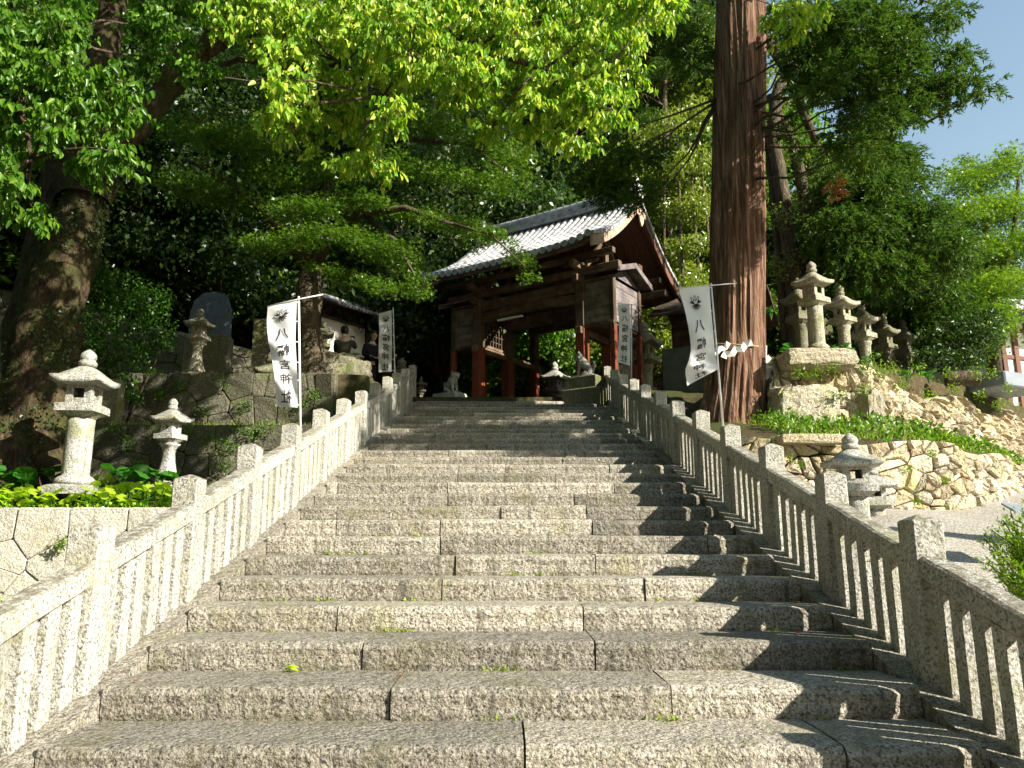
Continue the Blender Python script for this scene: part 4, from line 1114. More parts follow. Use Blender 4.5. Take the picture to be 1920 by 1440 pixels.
def person(px, pyfeet, Y, zfeet, height, rz, label, top, legs, arms, lean=0.0, head_tilt=0.0, hairlen=.0, collar=False, hold=None):
    t = P(px, pyfeet, Y); s = height / 1.72
    root = empty("person", (t.x, Y, zfeet), rz); root.scale = (s, s, s)
    tag(root, label, "person")
    ly = -lean
    sh = Vector((0, -.42 * lean, 1.40 - .05 * abs(lean))); hp = Vector((0, 0, .93)); nk = sh + Vector((0, -.06 * lean - .0, .10)); hd = nk + Vector((0, -.08 - .1 * head_tilt - .05, .13 - .03 * head_tilt))
    hd0 = nk + Vector((0, -.02 - .05 * head_tilt, .06))
    pts = [hp, hp.lerp(sh, .5), sh, nk, hd0, hd0 + Vector((0, -.01, .08)), hd0 + Vector((0, -.01 - .03 * head_tilt, .17))]
    rad = [(.13, .10), (.12, .09), (.13, .09), .055, .065, .088, .07]
    ed = [(0, 1), (1, 2), (2, 3), (3, 4), (4, 5), (5, 6)]
    for sx in (-1, 1):
        b = len(pts); a = arms[0] if sx < 0 else arms[1]
        pts += [sh + Vector((.17 * sx, 0, -.03)), sh + Vector(a[0]), sh + Vector(a[1])]; rad += [.05, .042, .03]; ed += [(2, b), (b, b + 1), (b + 1, b + 2)]
        b = len(pts); l = legs[0] if sx < 0 else legs[1]
        pts += [hp + Vector((.09 * sx, 0, -.05)), Vector(l[0]), Vector(l[1])]; rad += [.08, .06, .04]; ed += [(0, b), (b, b + 1), (b + 1, b + 2)]
    skin("body", pts, rad, ed, M['skin'], root)
    # clothing
    P2 = [sh.lerp(hp, 1.06) , hp.lerp(sh, .45), sh, sh + Vector((0, 0, .05))]; R2 = [(.185, .135), (.175, .13), (.19, .12), (.09, .08)]; E2 = [(0, 1), (1, 2), (2, 3)]
    for sx in (-1, 1):
        b = len(P2); a = arms[0] if sx < 0 else arms[1]
        e = sh + Vector(a[0]); w = sh + Vector(a[1]); P2 += [sh + Vector((.19 * sx, 0, -.04)), e, e.lerp(w, .88)]; R2 += [.075, .06, .05]; E2 += [(2, b), (b, b + 1), (b + 1, b + 2)]
    skin("jacket", P2, R2, E2, top[0], root)
    P3 = [hp + Vector((0, 0, .02))]; R3 = [(.16, .12)]; E3 = []
    for sx in (-1, 1):
        b = len(P3); l = legs[0] if sx < 0 else legs[1]; P3 += [hp + Vector((.095 * sx, 0, -.10)), Vector(l[0]), Vector(l[1]) + Vector((0, 0, .03))]; R3 += [.105, .082, .068]; E3 += [(0, b), (b, b + 1), (b + 1, b + 2)]
    skin("trousers", P3, R3, E3, top[1], root)
    for l in legs:
        f = Vector(l[1]); mb = MB(); mb.loft([[(f.x + x * w, f.y + yy, z) for x, z in ((-1, 0), (1, 0), (.8, hh), (-.8, hh))] for yy, w, hh in ((.09, .035, .08), (.04, .045, .10), (-.06, .048, .07), (-.15, .042, .045), (-.18, .02, .03))]); mb.build("shoe", M['shoe'], root, smooth=True)
    hc = hd0 + Vector((0, -.0, .115))
    V_, F_ = [], []
    for a in range(9):
        th = math.pi * a / 8
        for b in range(14):
            ph = 2 * math.pi * b / 14; r_ = .108
            x, y, z = r_ * .92 * math.sin(th) * math.cos(ph), r_ * 1.05 * math.sin(th) * math.sin(ph), r_ * 1.12 * math.cos(th)
            if z < -.02 and y < .01: y = max(y, -.03) if hairlen else max(y, .0)
            if z < .045 and y < -.055: y = -.055 
            if z < 0: z *= (.8 + hairlen)
            V_.append((hc.x + x, hc.y + y + .012, hc.z + z + .012))
    for a in range(8):
        for b in range(14): F_.append((a * 14 + b, a * 14 + (b + 1) % 14, (a + 1) * 14 + (b + 1) % 14, (a + 1) * 14 + b))
    add("hair", rough(mesh("hair", V_, F_, M['hair'], True), .012, 25, 4), root)
    mb = MB()
    fy = hc.y - .093
    mb.loft([[(hc.x + x * w, fy + yy, hc.z + z) for x, z in ((-1, -.035), (1, -.035), (.3, .01), (-.3, .01))] for yy, w in ((.01, .016), (-.012, .010))]); mb.build("nose", M['skin'], root, smooth=True)
    mb = MB()
    for sx in (-1, 1): mb.lathe([(hc.z + .008, .004), (hc.z + .015, .011), (hc.z + .022, .004)], 8, (hc.x + .034 * sx, fy + .012))
    mb.box(hc.x - .022, hc.x + .022, fy + .002, fy + .012, hc.z - .060, hc.z - .053); mb.build("eyes_and_mouth", M['hair'], root)
    mb = MB()
    for sx in (-1, 1): mb.lathe([(hc.z - .03, .008), (hc.z, .018), (hc.z + .02, .01)], 7, (hc.x + .092 * sx, hc.y)); 
    mb.build("ears", M['skin'], root, smooth=True)
    for k_, a in enumerate(arms):
        e = sh + Vector(a[0]); w = sh + Vector(a[1]); hand(root, w, (w - e), M['skin'])
    if collar:
        mb = MB(); mb.lathe([(sh.z + .045, .085), (sh.z + .10, .068)], 12, (nk.x, nk.y + .01)); mb.build("shirt_collar", M['board'], root, smooth=True)
    return root, sh
legs0 = (((-.10, -.02, .48), (-.11, .02, .07)), ((.10, -.02, .48), (.11, .02, .07)))
r1, sh = person(643, 690, 18.5, 4.46, 1.68, R(195), "person in a dark jacket seen from behind, raising a camera towards the white board", (M['jacket'], M['khaki']), legs0,
           (((-.30, -.20, -.12), (-.24, -.36, .12)), ((.20, -.14, -.26), (.10, -.32, -.12))), hairlen=.35)
mb = MB(); c = sh + Vector((-.23, -.45, .22)); mb.bbox(c.x - .06, c.x + .06, c.y - .02, c.y + .02, c.z - .035, c.z + .035, .006); mb.lathe([(0, .025), (.05, .025)], 10)
cam_ = MB(); cam_.bbox(c.x - .06, c.x + .06, c.y - .02, c.y + .02, c.z - .035, c.z + .035, .006); cm = cam_.build("handheld_camera", M['shoe'], None, r1.location, R(195)); cm.scale = r1.scale
tag(cm, "small black camera held up by the person before the white board", "camera")
legs1 = (((-.11, -.10, .50), (-.12, .03, .07)), ((.10, -.03, .48), (.13, .0, .07)))
person(691, 728, 18.9, 4.50, 1.60, R(35), "man in a black suit with white collar looking down beside the far left banner", (M['suit'], M['suit']), legs1,
       (((-.24, .02, -.28), (-.10, -.22, -.36)), ((.24, .0, -.28), (.09, -.22, -.36))), lean=.28, head_tilt=1.2, collar=True)

# ------------------------------------------------------------------ buildings glimpsed at the sides
def house(name, label, origin, parts):
    root = empty(name, origin); tag(root, label, "building")
    for nm, mat, pts_a, pts_b in parts:
        mb = MB(); mb.loft([pts_a, pts_b]); mb.build(nm, mat, root)
    return root
# left: white wall under a brown eave
q = P(5, 500, 21)
hb = empty("side_building", (q.x, 21, 0)); tag(hb, "white walled building with brown eave at the far left edge", "building")
def bb(nm, mat, x0, x1, y0, y1, z0, z1, par): mb = MB(); mb.bbox(x0, x1, y0, y1, z0, z1, .01); return mb.build(nm, mat, par)
zt_, zw0, zw1 = P(5, 455, 21).z, P(5, 525, 21).z, P(5, 492, 21).z
bb("wall", M['plaster'], -6, .08, .1, 5, 5, zw1 + .05, hb)
bb("eave", M['redwood'], -6, .42, -.6, 5.5, zw1 + .30, zt_ + .03, hb)
rf = MB(); rf.loft([[(-6, -.8, zt_ + .04), (.6, -.8, zt_ + .04), (.6, -.8, zt_ + .10), (-6, -.8, zt_ + .10)], [(-6, 2.5, zt_ + 1.2), (.6, 2.5, zt_ + 1.2), (.6, 2.5, zt_ + 1.3), (-6, 2.5, zt_ + 1.3)]]); rf.build("roof", M['tile'], hb)
bb("eave_beam", M['white'], -6, .20, -.35, -.25, zw1 + .10, zw1 + .22, hb)
bb("corner_post", M['wood'], .08, .20, .0, .14, 5, zw1 + .28, hb)
# right: timber hall with white panels
q = P(1885, 690, 24); hr = empty("shrine_hall", (q.x, 24, 0), R(20)); tag(hr, "timber hall with white panels at the right edge behind the bright maple", "building")
zb_, zt_ = P(1900, 678, 24).z, P(1900, 600, 24).z
bb("wall", M['plaster'], -.1, 7, 0, 4, zb_ - 1.5, zt_, hr)
for x in (-.15, .42, 1.05, 1.9, 2.8, 3.7): bb("wall_post", M['redwood'], x, x + .22, -.08, .0, zb_ - 1.5, zt_, hr)
for z in (zt_ - .35, zb_ + .1): bb("wall_rail", M['redwood'], -.1, 7, -.05, .02, z, z + .14, hr)
rf = MB(); rf.loft([[(-1, -1.2, zt_ - .05), (8, -1.2, zt_ - .05), (8, -1.2, zt_ + .07), (-1, -1.2, zt_ + .07)], [(-1, 2, zt_ + 1.6), (8, 2, zt_ + 1.6), (8, 2, zt_ + 1.75), (-1, 2, zt_ + 1.75)], [(-1, 5.2, zt_ - .05), (8, 5.2, zt_ - .05), (8, 5.2, zt_ + .07), (-1, 5.2, zt_ + .07)]]); rf.build("roof", M['tile'], hr)
q = P(1890, 698, 17.5)
sl_ = MB(); sl_.bbox(-.15, 1.6, -.5, .6, -.35, .0, .03); s_ = tag(sl_.build("stone_slab", M['greyroof'], None, (q.x - .3, 17.8, q.z), R(25)), "smooth grey slab on the bank below the timber hall at the right edge", "slab")
# right of the gate: small auxiliary shrine
q = P(1262, 690, 21.5); sm = empty("small_shrine", (q.x, 21.5, 0), R(-30)); tag(sm, "small dark roofed timber shrine between the gate and the cedar, behind the right front banner", "building")
ze, zm, zl_ = P(1262, 598, 21.5).z, P(1262, 655, 21.5).z, 4.3
bb("plinth", M['greywall'], -.25, 2.2, -.2, 1.8, zl_, zm - .02, sm)
bb("wall", M['wood_h'], 0, 2.0, 0, 1.6, zm, ze, sm)
for j in range(5): bb("plank", M['wood_h'], .02, 1.98, -.02 - .004 * (j % 2), .0, zm + .04 + j * (ze - zm) / 5.3, zm + (j + .93) * (ze - zm) / 5.3, sm)
rf = MB(); rf.loft([[(-.5, -.55, ze - .05), (2.6, -.55, ze - .05), (2.6, -.55, ze + .03), (-.5, -.55, ze + .03)], [(-.5, .8, ze + .75), (2.6, .8, ze + .75), (2.6, .8, ze + .85), (-.5, .8, ze + .85)], [(-.5, 2.2, ze - .05), (2.6, 2.2, ze - .05), (2.6, 2.2, ze + .03), (-.5, 2.2, ze + .03)]]); rf.build("roof", M['copper'] if False else M['wood'], sm)
# log lying on the bank, pale sheet by the path
lp = P(1800, 710, 16.6); mb = MB(); mb.tube([(0, 0, 0), (.62, -.12, -.01)], [.17, .165], 14); lg = mb.build("log", M['bark'], None, (lp.x - .3, 16.6, lp.z)); tag(lg, "short sawn log lying on top of the rubble at the right", "log")
mb = MB(); mb.tube([(.622, -.121, -.01), (.632, -.123, -.01)], [.155, .155], 14); mb.build("sawn_end", M['palewood'], lg)
q = P(1905, 962, 7.6); mb = MB(); mb.loft([[(0, 0, 0), (.5, .05, -.10), (.6, .5, .05), (.12, .4, .10)], [(0, 0, .02), (.5, .05, -.08), (.6, .5, .07), (.12, .4, .12)]])
tag(mb.build("plastic_sheet", M['greyroof'], None, (q.x, 7.6, q.z)), "pale grey sheet edge beside the gravel path at the right edge", "sheet")

# ------------------------------------------------------------------ foliage
def leaves(name, pos, d, nr, L, Wd, mat, kind='ovate', parent=None, loc=None, droop=.15):
    """leaf polygons: pos base points, d length direction, nr face normal"""
    n = len(pos)
    d = d / np.linalg.norm(d, axis=1, keepdims=True)
    s = np.cross(d, nr); s /= np.maximum(np.linalg.norm(s, axis=1, keepdims=True), 1e-6)
    nr = np.cross(s, d)
    L = np.broadcast_to(L, (n,))[:, None]; Wd = np.broadcast_to(Wd, (n,))[:, None] * .5
    if kind == 'ovate':
        b = pos; f = .12
        v = [b, b + d * L * .3 + s * Wd + nr * Wd * f * 2, b + d * L * .68 + s * Wd * .72 - nr * L * droop * .3 + nr * Wd * f, b + d * L - nr * L * droop, b + d * L * .68 - s * Wd * .72 - nr * L * droop * .3 + nr * Wd * f, b + d * L * .3 - s * Wd + nr * Wd * f * 2]
        k = 6; fc = [(0, 1, 2, 3), (0, 3, 4, 5)]
    elif kind == 'star':
        b = pos; v = [b, b + d * L * .45 + s * Wd * .25, b + d * L * .55 + s * Wd, b + d * L * .62 + s * Wd * .12, b + d * L, b + d * L * .62 - s * Wd * .12, b + d * L * .55 - s * Wd, b + d * L * .45 - s * Wd * .25]
        k = 8; fc = [(0, 1, 2, 3), (0, 3, 4, 5), (0, 5, 6, 7)]
    else:
        v = [pos, pos + d * L * .45 + s * Wd, pos + d * L - nr * L * droop, pos + d * L * .45 - s * Wd]; k = 4; fc = [(0, 1, 2, 3)]
    V_ = np.stack(v, 1).reshape(-1, 3)
    F_ = (np.array(fc)[None] + (np.arange(n) * k)[:, None, None]).reshape(-1, 4)
    me = mesh(name, V_, F_, mat)
    return add(name, me, parent, loc)
def unit(r_, n):
    v = r_.normal(size=(n, 3)); return v / np.linalg.norm(v, axis=1, keepdims=True)
def blob(r_, n, c, rad, shell=.5):
    u = unit(r_, n); q = r_.uniform(shell, 1, (n, 1)) ** .6
    return np.array(c) + u * q * np.array(rad), u

def trunk_mesh(name, pts, rad, sides, mat, parent, amp=.04, sc=3.0, seed=0, ridged=False, rings_per=8, loc=None):
    """one continuous tapered trunk or limb through pts"""
    pts = np.array([tuple(p) for p in pts], float); rad = np.array(rad, float)
    n = (len(pts) - 1) * rings_per + 1; t = np.linspace(0, len(pts) - 1, n); k = np.minimum(t.astype(int), len(pts) - 2); f = (t - k)[:, None]
    pe = np.vstack([2 * pts[0] - pts[1], pts, 2 * pts[-1] - pts[-2]])
    p0, p1, p2, p3 = pe[k], pe[k + 1], pe[k + 2], pe[k + 3]
    C_ = .5 * (2 * p1 + (p2 - p0) * f + (2 * p0 - 5 * p1 + 4 * p2 - p3) * f ** 2 + (3 * p1 - p0 - 3 * p2 + p3) * f ** 3)
    r_ = np.interp(t, np.arange(len(rad)), rad)
    T_ = np.gradient(C_, axis=0); T_ /= np.linalg.norm(T_, axis=1, keepdims=True)
    ref = np.array([0.0, 1, 0]) if abs(T_[0][2]) > .5 else np.array([0, 0, 1.0])
    V_ = []
    a = np.linspace(0, 2 * math.pi, sides + 1)[:-1]
    for i_ in range(n):
        u = np.cross(T_[i_], ref); u /= np.linalg.norm(u); ref = np.cross(u, T_[i_])
        dirs = np.cos(a)[:, None] * u + np.sin(a)[:, None] * ref
        q = C_[i_] + dirs * r_[i_]
        if ridged:
            w = np.stack([np.cos(a) * 9, np.sin(a) * 9, np.full(sides, C_[i_][2] * .55)], 1); w2 = np.stack([np.cos(a) * 3, np.sin(a) * 3, np.full(sides, C_[i_][2] * .4)], 1)
            h = 1 - np.abs(vnoise(w, seed)) * 1.6; h2 = vnoise(w2, seed + 3)
            q += dirs * (amp * (h * .6 + h2 * .8))[:, None]
        else:
            q += dirs * (amp * fbm(q * sc, 3, seed))[:, None]
        V_.append(q)
    V_ = np.concatenate(V_)
    idx = np.arange(n * sides).reshape(n, sides)
    F_ = np.stack([idx[:-1], np.roll(idx, -1, 1)[:-1], np.roll(idx, -1, 1)[1:], idx[1:]], -1).reshape(-1, 4)
    o0 = np.array(loc) if loc is not None else np.zeros(3)
    return add(name, mesh(name, V_ - o0, F_, mat, True), parent), C_

def limbs(name, segs, mat, parent, o0, sides=7):
    """joined branches of one tree: list of (points, r0, r1)"""
    mb = MB()
    for pts, r0, r1 in segs:
        n = len(pts); mb.tube([Vector(p) - Vector(o0) for p in pts], [r0 + (r1 - r0) * i_ / (n - 1) for i_ in range(n)], sides)
    return mb.build(name, mat, parent, smooth=True)
def bend(r_, a, b, n=5, amp=.12):
    a, b = Vector(a), Vector(b); L = (b - a).length; out = []
    off = Vector(r_.uniform(-1, 1, 3)) * L * amp
    for i_ in range(n):
        t = i_ / (n - 1); out.append(a.lerp(b, t) + off * math.sin(math.pi * t) + Vector(r_.uniform(-1, 1, 3)) * L * .025 * (0 < i_ < n - 1))
    return out

# ---- camphor tree on the left
rc = np.random.default_rng(21)
cb = Vector((P(40, 800, 11.6).x, 11.6, 1.7))
camphor = empty("camphor_tree", cb)
tag(camphor, "huge leaning camphor tree at the left, its bright leaves hanging over the stairs", "tree")
tp = [P(20, 905, 11.6), P(62, 800, 11.6), P(90, 640, 11.7), P(128, 480, 11.8), P(168, 350, 12.0), P(225, 255, 12.2), P(320, 160, 12.2), P(430, 40, 11.8), P(560, -140, 11.2), P(640, -420, 10.5)]
tp[0].z = 1.3
trunk_mesh("trunk", tp, [.82, .58, .47, .39, .33, .27, .22, .19, .16, .10], 64, M['bark_camphor'], camphor, .10, 2.2, 5, loc=cb, rings_per=12)
tp2 = [P(150, 380, 11.9), P(165, 290, 12.0), P(180, 150, 12.2), P(215, 0, 12.4), P(240, -220, 12.6)]
trunk_mesh("limb", tp2, [.42, .34, .27, .22, .10], 28, M['bark_camphor'], camphor, .07, 2.5, 9, loc=cb)
# second trunk leaning left
tp3 = [P(60, 700, 12.0), P(70, 520, 12.3), P(110, 330, 12.6), P(60, 120, 12.8), P(0, -120, 12.8)]
trunk_mesh("limb", tp3, [.40, .30, .25, .2, .1], 28, M['bark_camphor'], camphor, .07, 2.5, 11, loc=cb)
# surface roots flaring
for (a, b) in (((20, 880), (-60, 960)), ((85, 860), (118, 930)), ((60, 870), (70, 945))):
    trunk_mesh("root", [P(*a, 11.35), P((a[0] + b[0]) / 2, (a[1] + b[1]) / 2 - 6, 11.15), P(*b, 10.95)], [.26, .18, .05], 14, M['bark_camphor'], camphor, .04, 3, 4, loc=cb)
# ivy and epiphytes on the trunk
n = 5200; t = rc.uniform(0, 4.2, n); k = t.astype(int); f = (t - k)[:, None]; A_ = np.array([tuple(p) for p in tp]); 
c_ = A_[k] * (1 - f) + A_[k + 1] * f; an = rc.uniform(math.pi * .95, math.pi * 2.1, n); rr = np.interp(t, range(10), [.82, .58, .47, .39, .33, .27, .22, .19, .16, .10]) + rc.uniform(-.02, .09, n)
outd = np.stack([np.cos(an), np.sin(an), np.zeros(n)], 1); keep = fbm(c_ * 1.6 + outd * 1.5, 3, 3) > -.15 
pos = (c_ + outd * rr[:, None])[keep]; od = outd[keep]
leaves("ivy", pos - np.array(cb), unit(rc, len(pos)) * .7 + np.array([0, 0, -.7]), od + unit(rc, len(pos)) * .5, rc.uniform(.03, .07, len(pos)), .04, M['lf_dark'], 'diamond', camphor)["kind"] = "stuff"

near = []   # (px,py,radius px,Y)
for a in """520 25 75;600 45 70;455 5 60;545 150 62;600 200 75;545 235 55;640 165 60;690 235 55;712 288 34;700 55 90;770 90 80;730 150 62;820 40 85;885 70 70;905 140 50;960 50 80;1000 110 80;
950 165 60;1040 165 78;1005 215 58;1062 240 48;1105 175 60;1152 205 40;1120 100 60;1180 60 58;1215 15 45;1080 35 80;1150 10 70;660 300 26;850 120 60;780 20 70;925 235 26;640 20 60;505 200 40;1075 262 34;1180 130 30;400 -10 50;560 90 45;
1010 20 70;870 0 60;1250 -10 30;420 30 30;745 210 30;860 190 30""".replace("\n", "").split(";"):
    x, y, r_ = map(float, a.split()); near.append((x, y, r_, rc.uniform(8.2, 9.8), 0))
for a in """40 50 85;110 40 60;50 150 80;110 110 60;150 185 58;205 175 48;185 240 58;218 285 32;235 150 36;100 235 48;25 235 50;15 180 60;45 285 30;65 402 22;20 345 40;5 110 50;12 385 26;170 300 34;75 75 60;125 160 45;
245 205 22;-30 60 80;-30 200 80;-20 330 60""".replace("\n", "").split(";"):
    x, y, r_ = map(float, a.split()); near.append((x, y, r_, rc.uniform(7.8, 9.2), 1))
for a in """330 95 34;300 50 40;375 130 26;280 120 26;290 15 44;335 5 30;262 40 22;1500 35 46;1465 15 34;1520 0 40""".split(";"):
    x, y, r_ = map(float, a.split()); near.append((x, y, r_, rc.uniform(9, 10), 1 if x < 400 else 0))
segs = []
src0 = [Vector(tp[6]), Vector(tp[7]), Vector(tp[8]), P(700, -90, 10.2), P(900, -60, 9.6), P(1080, -70, 9.3), P(1250, -90, 9.4), P(1500, -160, 9.6)]
segs.append(([tp[7], P(560, -60, 11.2), P(700, -90, 10.2), P(900, -60, 9.6), P(1080, -70, 9.3), P(1250, -90, 9.4), P(1500, -160, 9.6)], .20, .04))
segs.append(([tp[6], P(450, 110, 11.0), P(560, 130, 9.8), P(640, 120, 9.2), P(720, 180, 8.9)], .06, .015))
segs.append(([P(700, -90, 10.2), P(780, 20, 9.6), P(900, 90, 9.1), P(1020, 130, 8.9), P(1090, 190, 8.9)], .09, .015))
segs.append(([tp2[2], P(120, 120, 11.0), P(60, 140, 9.4), P(40, 200, 8.6), P(60, 300, 8.4)], .14, .02))
segs.append(([tp3[3], P(20, 60, 10.4), P(40, 40, 9.0), P(120, 60, 8.5)], .12, .02))
segs.append(([tp[4], P(150, 300, 10.8), P(160, 230, 9.4), P(190, 200, 8.8)], .11, .02))
hubs = [P(640, 120, 9.2), P(560, 130, 9.8), P(720, 180, 8.9), P(780, 20, 9.6), P(900, 90, 9.1), P(1020, 130, 8.9), P(1090, 190, 8.9), P(700, -90, 10.2), P(1080, -70, 9.3), P(1250, -90, 9.4), P(60, 140, 9.4), P(40, 200, 8.6), P(60, 300, 8.4), P(40, 40, 9.0), P(120, 60, 8.5), P(160, 230, 9.4), P(190, 200, 8.8), P(1500, -160, 9.6), P(320, -20, 10.5)]
for (x, y, r_, Y, side) in near:
    c = P(x, y, Y); R_ = r_ / PXm(Y)
    h = min(hubs, key=lambda q: (q - c).length)
    segs.append((bend(rc, h, c, 5, .08), .022, .006))
    # several drooping sprays inside the clump
    ns = max(10, int(34 * (R_ / .42) ** 2))
    cc, _ = blob(rc, ns, c, (R_, R_ * 1.3, R_ * .95), .1)
    pl, dl, nl = [], [], []
    for s_ in cc:
        for k_ in range(3): segs.append(([c + (Vector(s_) - c) * .2, Vector(s_)], .004, .003)) if k_ == 0 else None
        m_ = rc.integers(15, 22); ax = unit(rc, 1)[0] * np.array([1, 1, .35]) + np.array([0, 0, -.25]); ax /= np.linalg.norm(ax)
        tt = rc.uniform(0, .26, m_); off = unit(rc, m_) * .045
        pl.append(np.array(s_) + ax * tt[:, None] + off)
        dd = unit(rc, m_) * np.array([.75, .75, .4]) + ax * .25 + np.array([0, 0, -.85]); dl.append(dd)
        nl.append(unit(rc, m_) * .8 + np.array([.35, -.55, .45]))
    pos = np.concatenate(pl); dd = np.concatenate(dl); nn = np.concatenate(nl); ln = rc.uniform(.07, .13, len(pos))
    leaves("leaf_cluster", pos - np.array(cb), dd, nn, ln, ln * .50, M['lf_camphor2'] if side else M['lf_camphor'], 'ovate', camphor, droop=.25)["kind"] = "stuff"
limbs("branches", segs, M['twig'], camphor, cb, 6)
# high crown above the picture, with clumps added to shade terraces and trunk
pl = []
for k_ in range(46):
    c = np.array([rc.uniform(-9.5, 1.5), rc.uniform(9.5, 15), rc.uniform(10.5, 15)]); 
    p_, _ = blob(rc, 260, c, (1.3, 1.3, .8), .2); pl.append(p_)
for k_ in range(40):  # unseen clumps added to shade the maple's upper layers
    c = np.array([rc.uniform(-3.5, 3.8), rc.uniform(10.2, 12.8), rc.uniform(11.4, 13.6)])
    p_, _ = blob(rc, 260, c, (1.2, 1.2, .7), .2); pl.append(p_)
for k_ in range(70):  # unseen clumps added overhead on the left to block sky light
    c = np.array([rc.uniform(-13, -1.5), rc.uniform(-6, 8.5), rc.uniform(9.5, 13)])
    p_, _ = blob(rc, 170, c, (1.6, 1.6, .8), .2); pl.append(p_)
for k_ in range(46):  # unseen clumps added to shade the camphor trunk and limbs
    c = np.array([rc.uniform(-5.5, 2.2), 0, rc.uniform(11.0, 13.6)]); c[1] = rc.uniform(6.2, 8.8) - max(0, c[0]) * .3
    p_, _ = blob(rc, 260, c, (1.2, 1.2, .8), .2); pl.append(p_)
pos = np.concatenate(pl); ln = rc.uniform(.12, .2, len(pos))
leaves("upper_crown", pos - np.array(cb), unit(rc, len(pos)) + np.array([0, 0, -.4]), unit(rc, len(pos)) + np.array([0, 0, .8]), ln, ln * .6, M['lf_camphor2'], 'diamond', camphor)["kind"] = "stuff"

# ---- generic foliage clumps
def clump(name, lst, parent, o0, mat, r_, per=1.0, L=(.06, .11), wf=.5, flat=(1, 1, 1), kind='diamond', dbias=(0, 0, -.3), nbias=(0, 0, .6), shell=.3, droop=.15, scatter=1.0):
    pl = []
    for (x, y, rr, Y) in lst:
        c = P(x, y, Y); R_ = rr / PXm(Y); n = int(per * 260 * max(.15, R_) ** 1.7)
        p_, u = blob(r_, n, c, (R_ * flat[0], R_ * flat[1], R_ * flat[2]), shell); pl.append(p_)
    pos = np.concatenate(pl); ln = r_.uniform(*L, len(pos))
    o = leaves(name, pos - np.array(o0), unit(r_, len(pos)) * scatter + np.array(dbias), unit(r_, len(pos)) + np.array(nbias), ln, ln * wf, mat, kind, parent, droop=droop)
    o["kind"] = "stuff"; return o

# ---- maple on the upper left terrace
rm = np.random.default_rng(5)
mb0 = Vector((P(583, 740, 15.2).x, 15.2, 4.15)); maple = empty("maple_tree", mb0)
tag(maple, "spreading green maple on the upper left terrace beside the gate", "tree")
mt = [P(584, 745, 15.2), P(580, 640, 15.2), P(578, 560, 15.2), P(585, 500, 15.2)]
mt[0].z = 4.0
trunk_mesh("trunk", mt, [.34, .25, .235, .23], 36, M['bark'], maple, .05, 3, 2, loc=mb0)
fork = mt[-1]
ms = [([fork, P(545, 450, 15.0), P(500, 400, 14.6), P(430, 340, 14.2), P(350, 300, 13.8)], .17, .03), ([fork, P(620, 440, 15.0), P(680, 400, 14.4), P(760, 390, 13.8), P(850, 420, 13.6)], .16, .03),
      ([fork, P(600, 380, 15.3), P(640, 280, 15.4), P(700, 190, 15.2)], .16, .04), ([fork, P(575, 400, 15.6), P(560, 300, 15.8), P(520, 200, 15.6)], .14, .04),
      ([P(640, 280, 15.4), P(760, 260, 14.8), P(880, 270, 14.4), P(960, 330, 14.2)], .08, .02), ([P(680, 400, 14.4), P(740, 450, 14.0), P(780, 520, 13.8)], .06, .02),
      ([P(560, 300, 15.8), P(440, 240, 15.2), P(330, 220, 14.6)], .08, .02), ([P(850, 420, 13.6), P(920, 440, 13.5), P(985, 500, 13.4)], .03, .01)]
limbs("branches", ms, M['bark'], maple, mb0, 8)
def layers(spec, Y0, rnd=.9):
    out = []
    for seg in spec:
        (x0, y0), (x1, y1), r0, n = seg
        for k_ in range(n):
            t = (k_ + .5) / n; out.append((x0 + (x1 - x0) * t + rm.uniform(-12, 12), y0 + (y1 - y0) * t + rm.uniform(-8, 8), r0 * rm.uniform(.7, 1.2), Y0 + rm.uniform(-rnd, rnd)))
    return out
ml = layers([((470, 460), (640, 440), 46, 9), ((640, 430), (770, 500), 48, 9), ((760, 500), (800, 560), 30, 5), ((520, 400), (700, 380), 50, 10), ((700, 380), (930, 440), 42, 12), ((930, 440), (1010, 520), 28, 6),
             ((480, 330), (700, 320), 55, 9), ((700, 300), (960, 350), 50, 11), ((320, 250), (520, 270), 60, 8), ((520, 230), (800, 220), 60, 10), ((800, 220), (980, 300), 50, 7), ((640, 520), (760, 545), 34, 7), ((680, 470), (760, 460), 34, 6),
             ((330, 340), (470, 380), 55, 8), ((560, 500), (660, 520), 26, 5)], 14.3)
clump("leaf_layer", ml, maple, mb0, M['lf_maple'], rm, 4.6, (.075, .125), .95, (1.15, 1.3, .30), 'star', (0, 0, -.15), (0, 0, 1.6), .0, .1)
ml_shaded = [(x, y - 150, r_ * 1.1, Y + 1.4) for (x, y, r_, Y) in ml[::2]]
clump("leaf_layer", ml_shaded, maple, mb0, M['lf_dark'], rm, 3, (.08, .12), .95, (1.2, 1.3, .35), 'star', (0, 0, -.15), (0, 0, 1.6), .0, .1)  # upper maple layer given the dark leaf colour to paint in its shade

# bush under the camphor, hanging dark branches
rb_ = np.random.default_rng(6)
q = P(240, 690, 13.6); bush = empty("evergreen_shrub", (q.x, 13.6, 2.9)); tag(bush, "soft green shrub between the camphor trunk and the upper lantern", "shrub")
bl_ = [(180, 600, 50, 13.5), (240, 590, 55, 13.6), (290, 610, 42, 13.5), (210, 660, 50, 13.4), (265, 660, 42, 13.4), (175, 690, 38, 13.3), (310, 640, 26, 13.3), (230, 540, 50, 13.8), (180, 530, 45, 13.8), (235, 715, 26, 13.2), (250, 745, 20, 13.1), (290, 560, 40, 13.8), (160, 640, 40, 13.5)]
clump("foliage", bl_, bush, bush.location, M['lf_bush'], rb_, 9, (.05, .09), .5, (1, 1, .8), 'diamond', (0, 0, -.5), (.1, -.2, .8), .2)
limbs("stems", [([(q.x, 13.6, 2.85), P(x, y, Y)], .03, .008) for x, y, _, Y in bl_[::3]], M['bark'], bush, bush.location, 5)

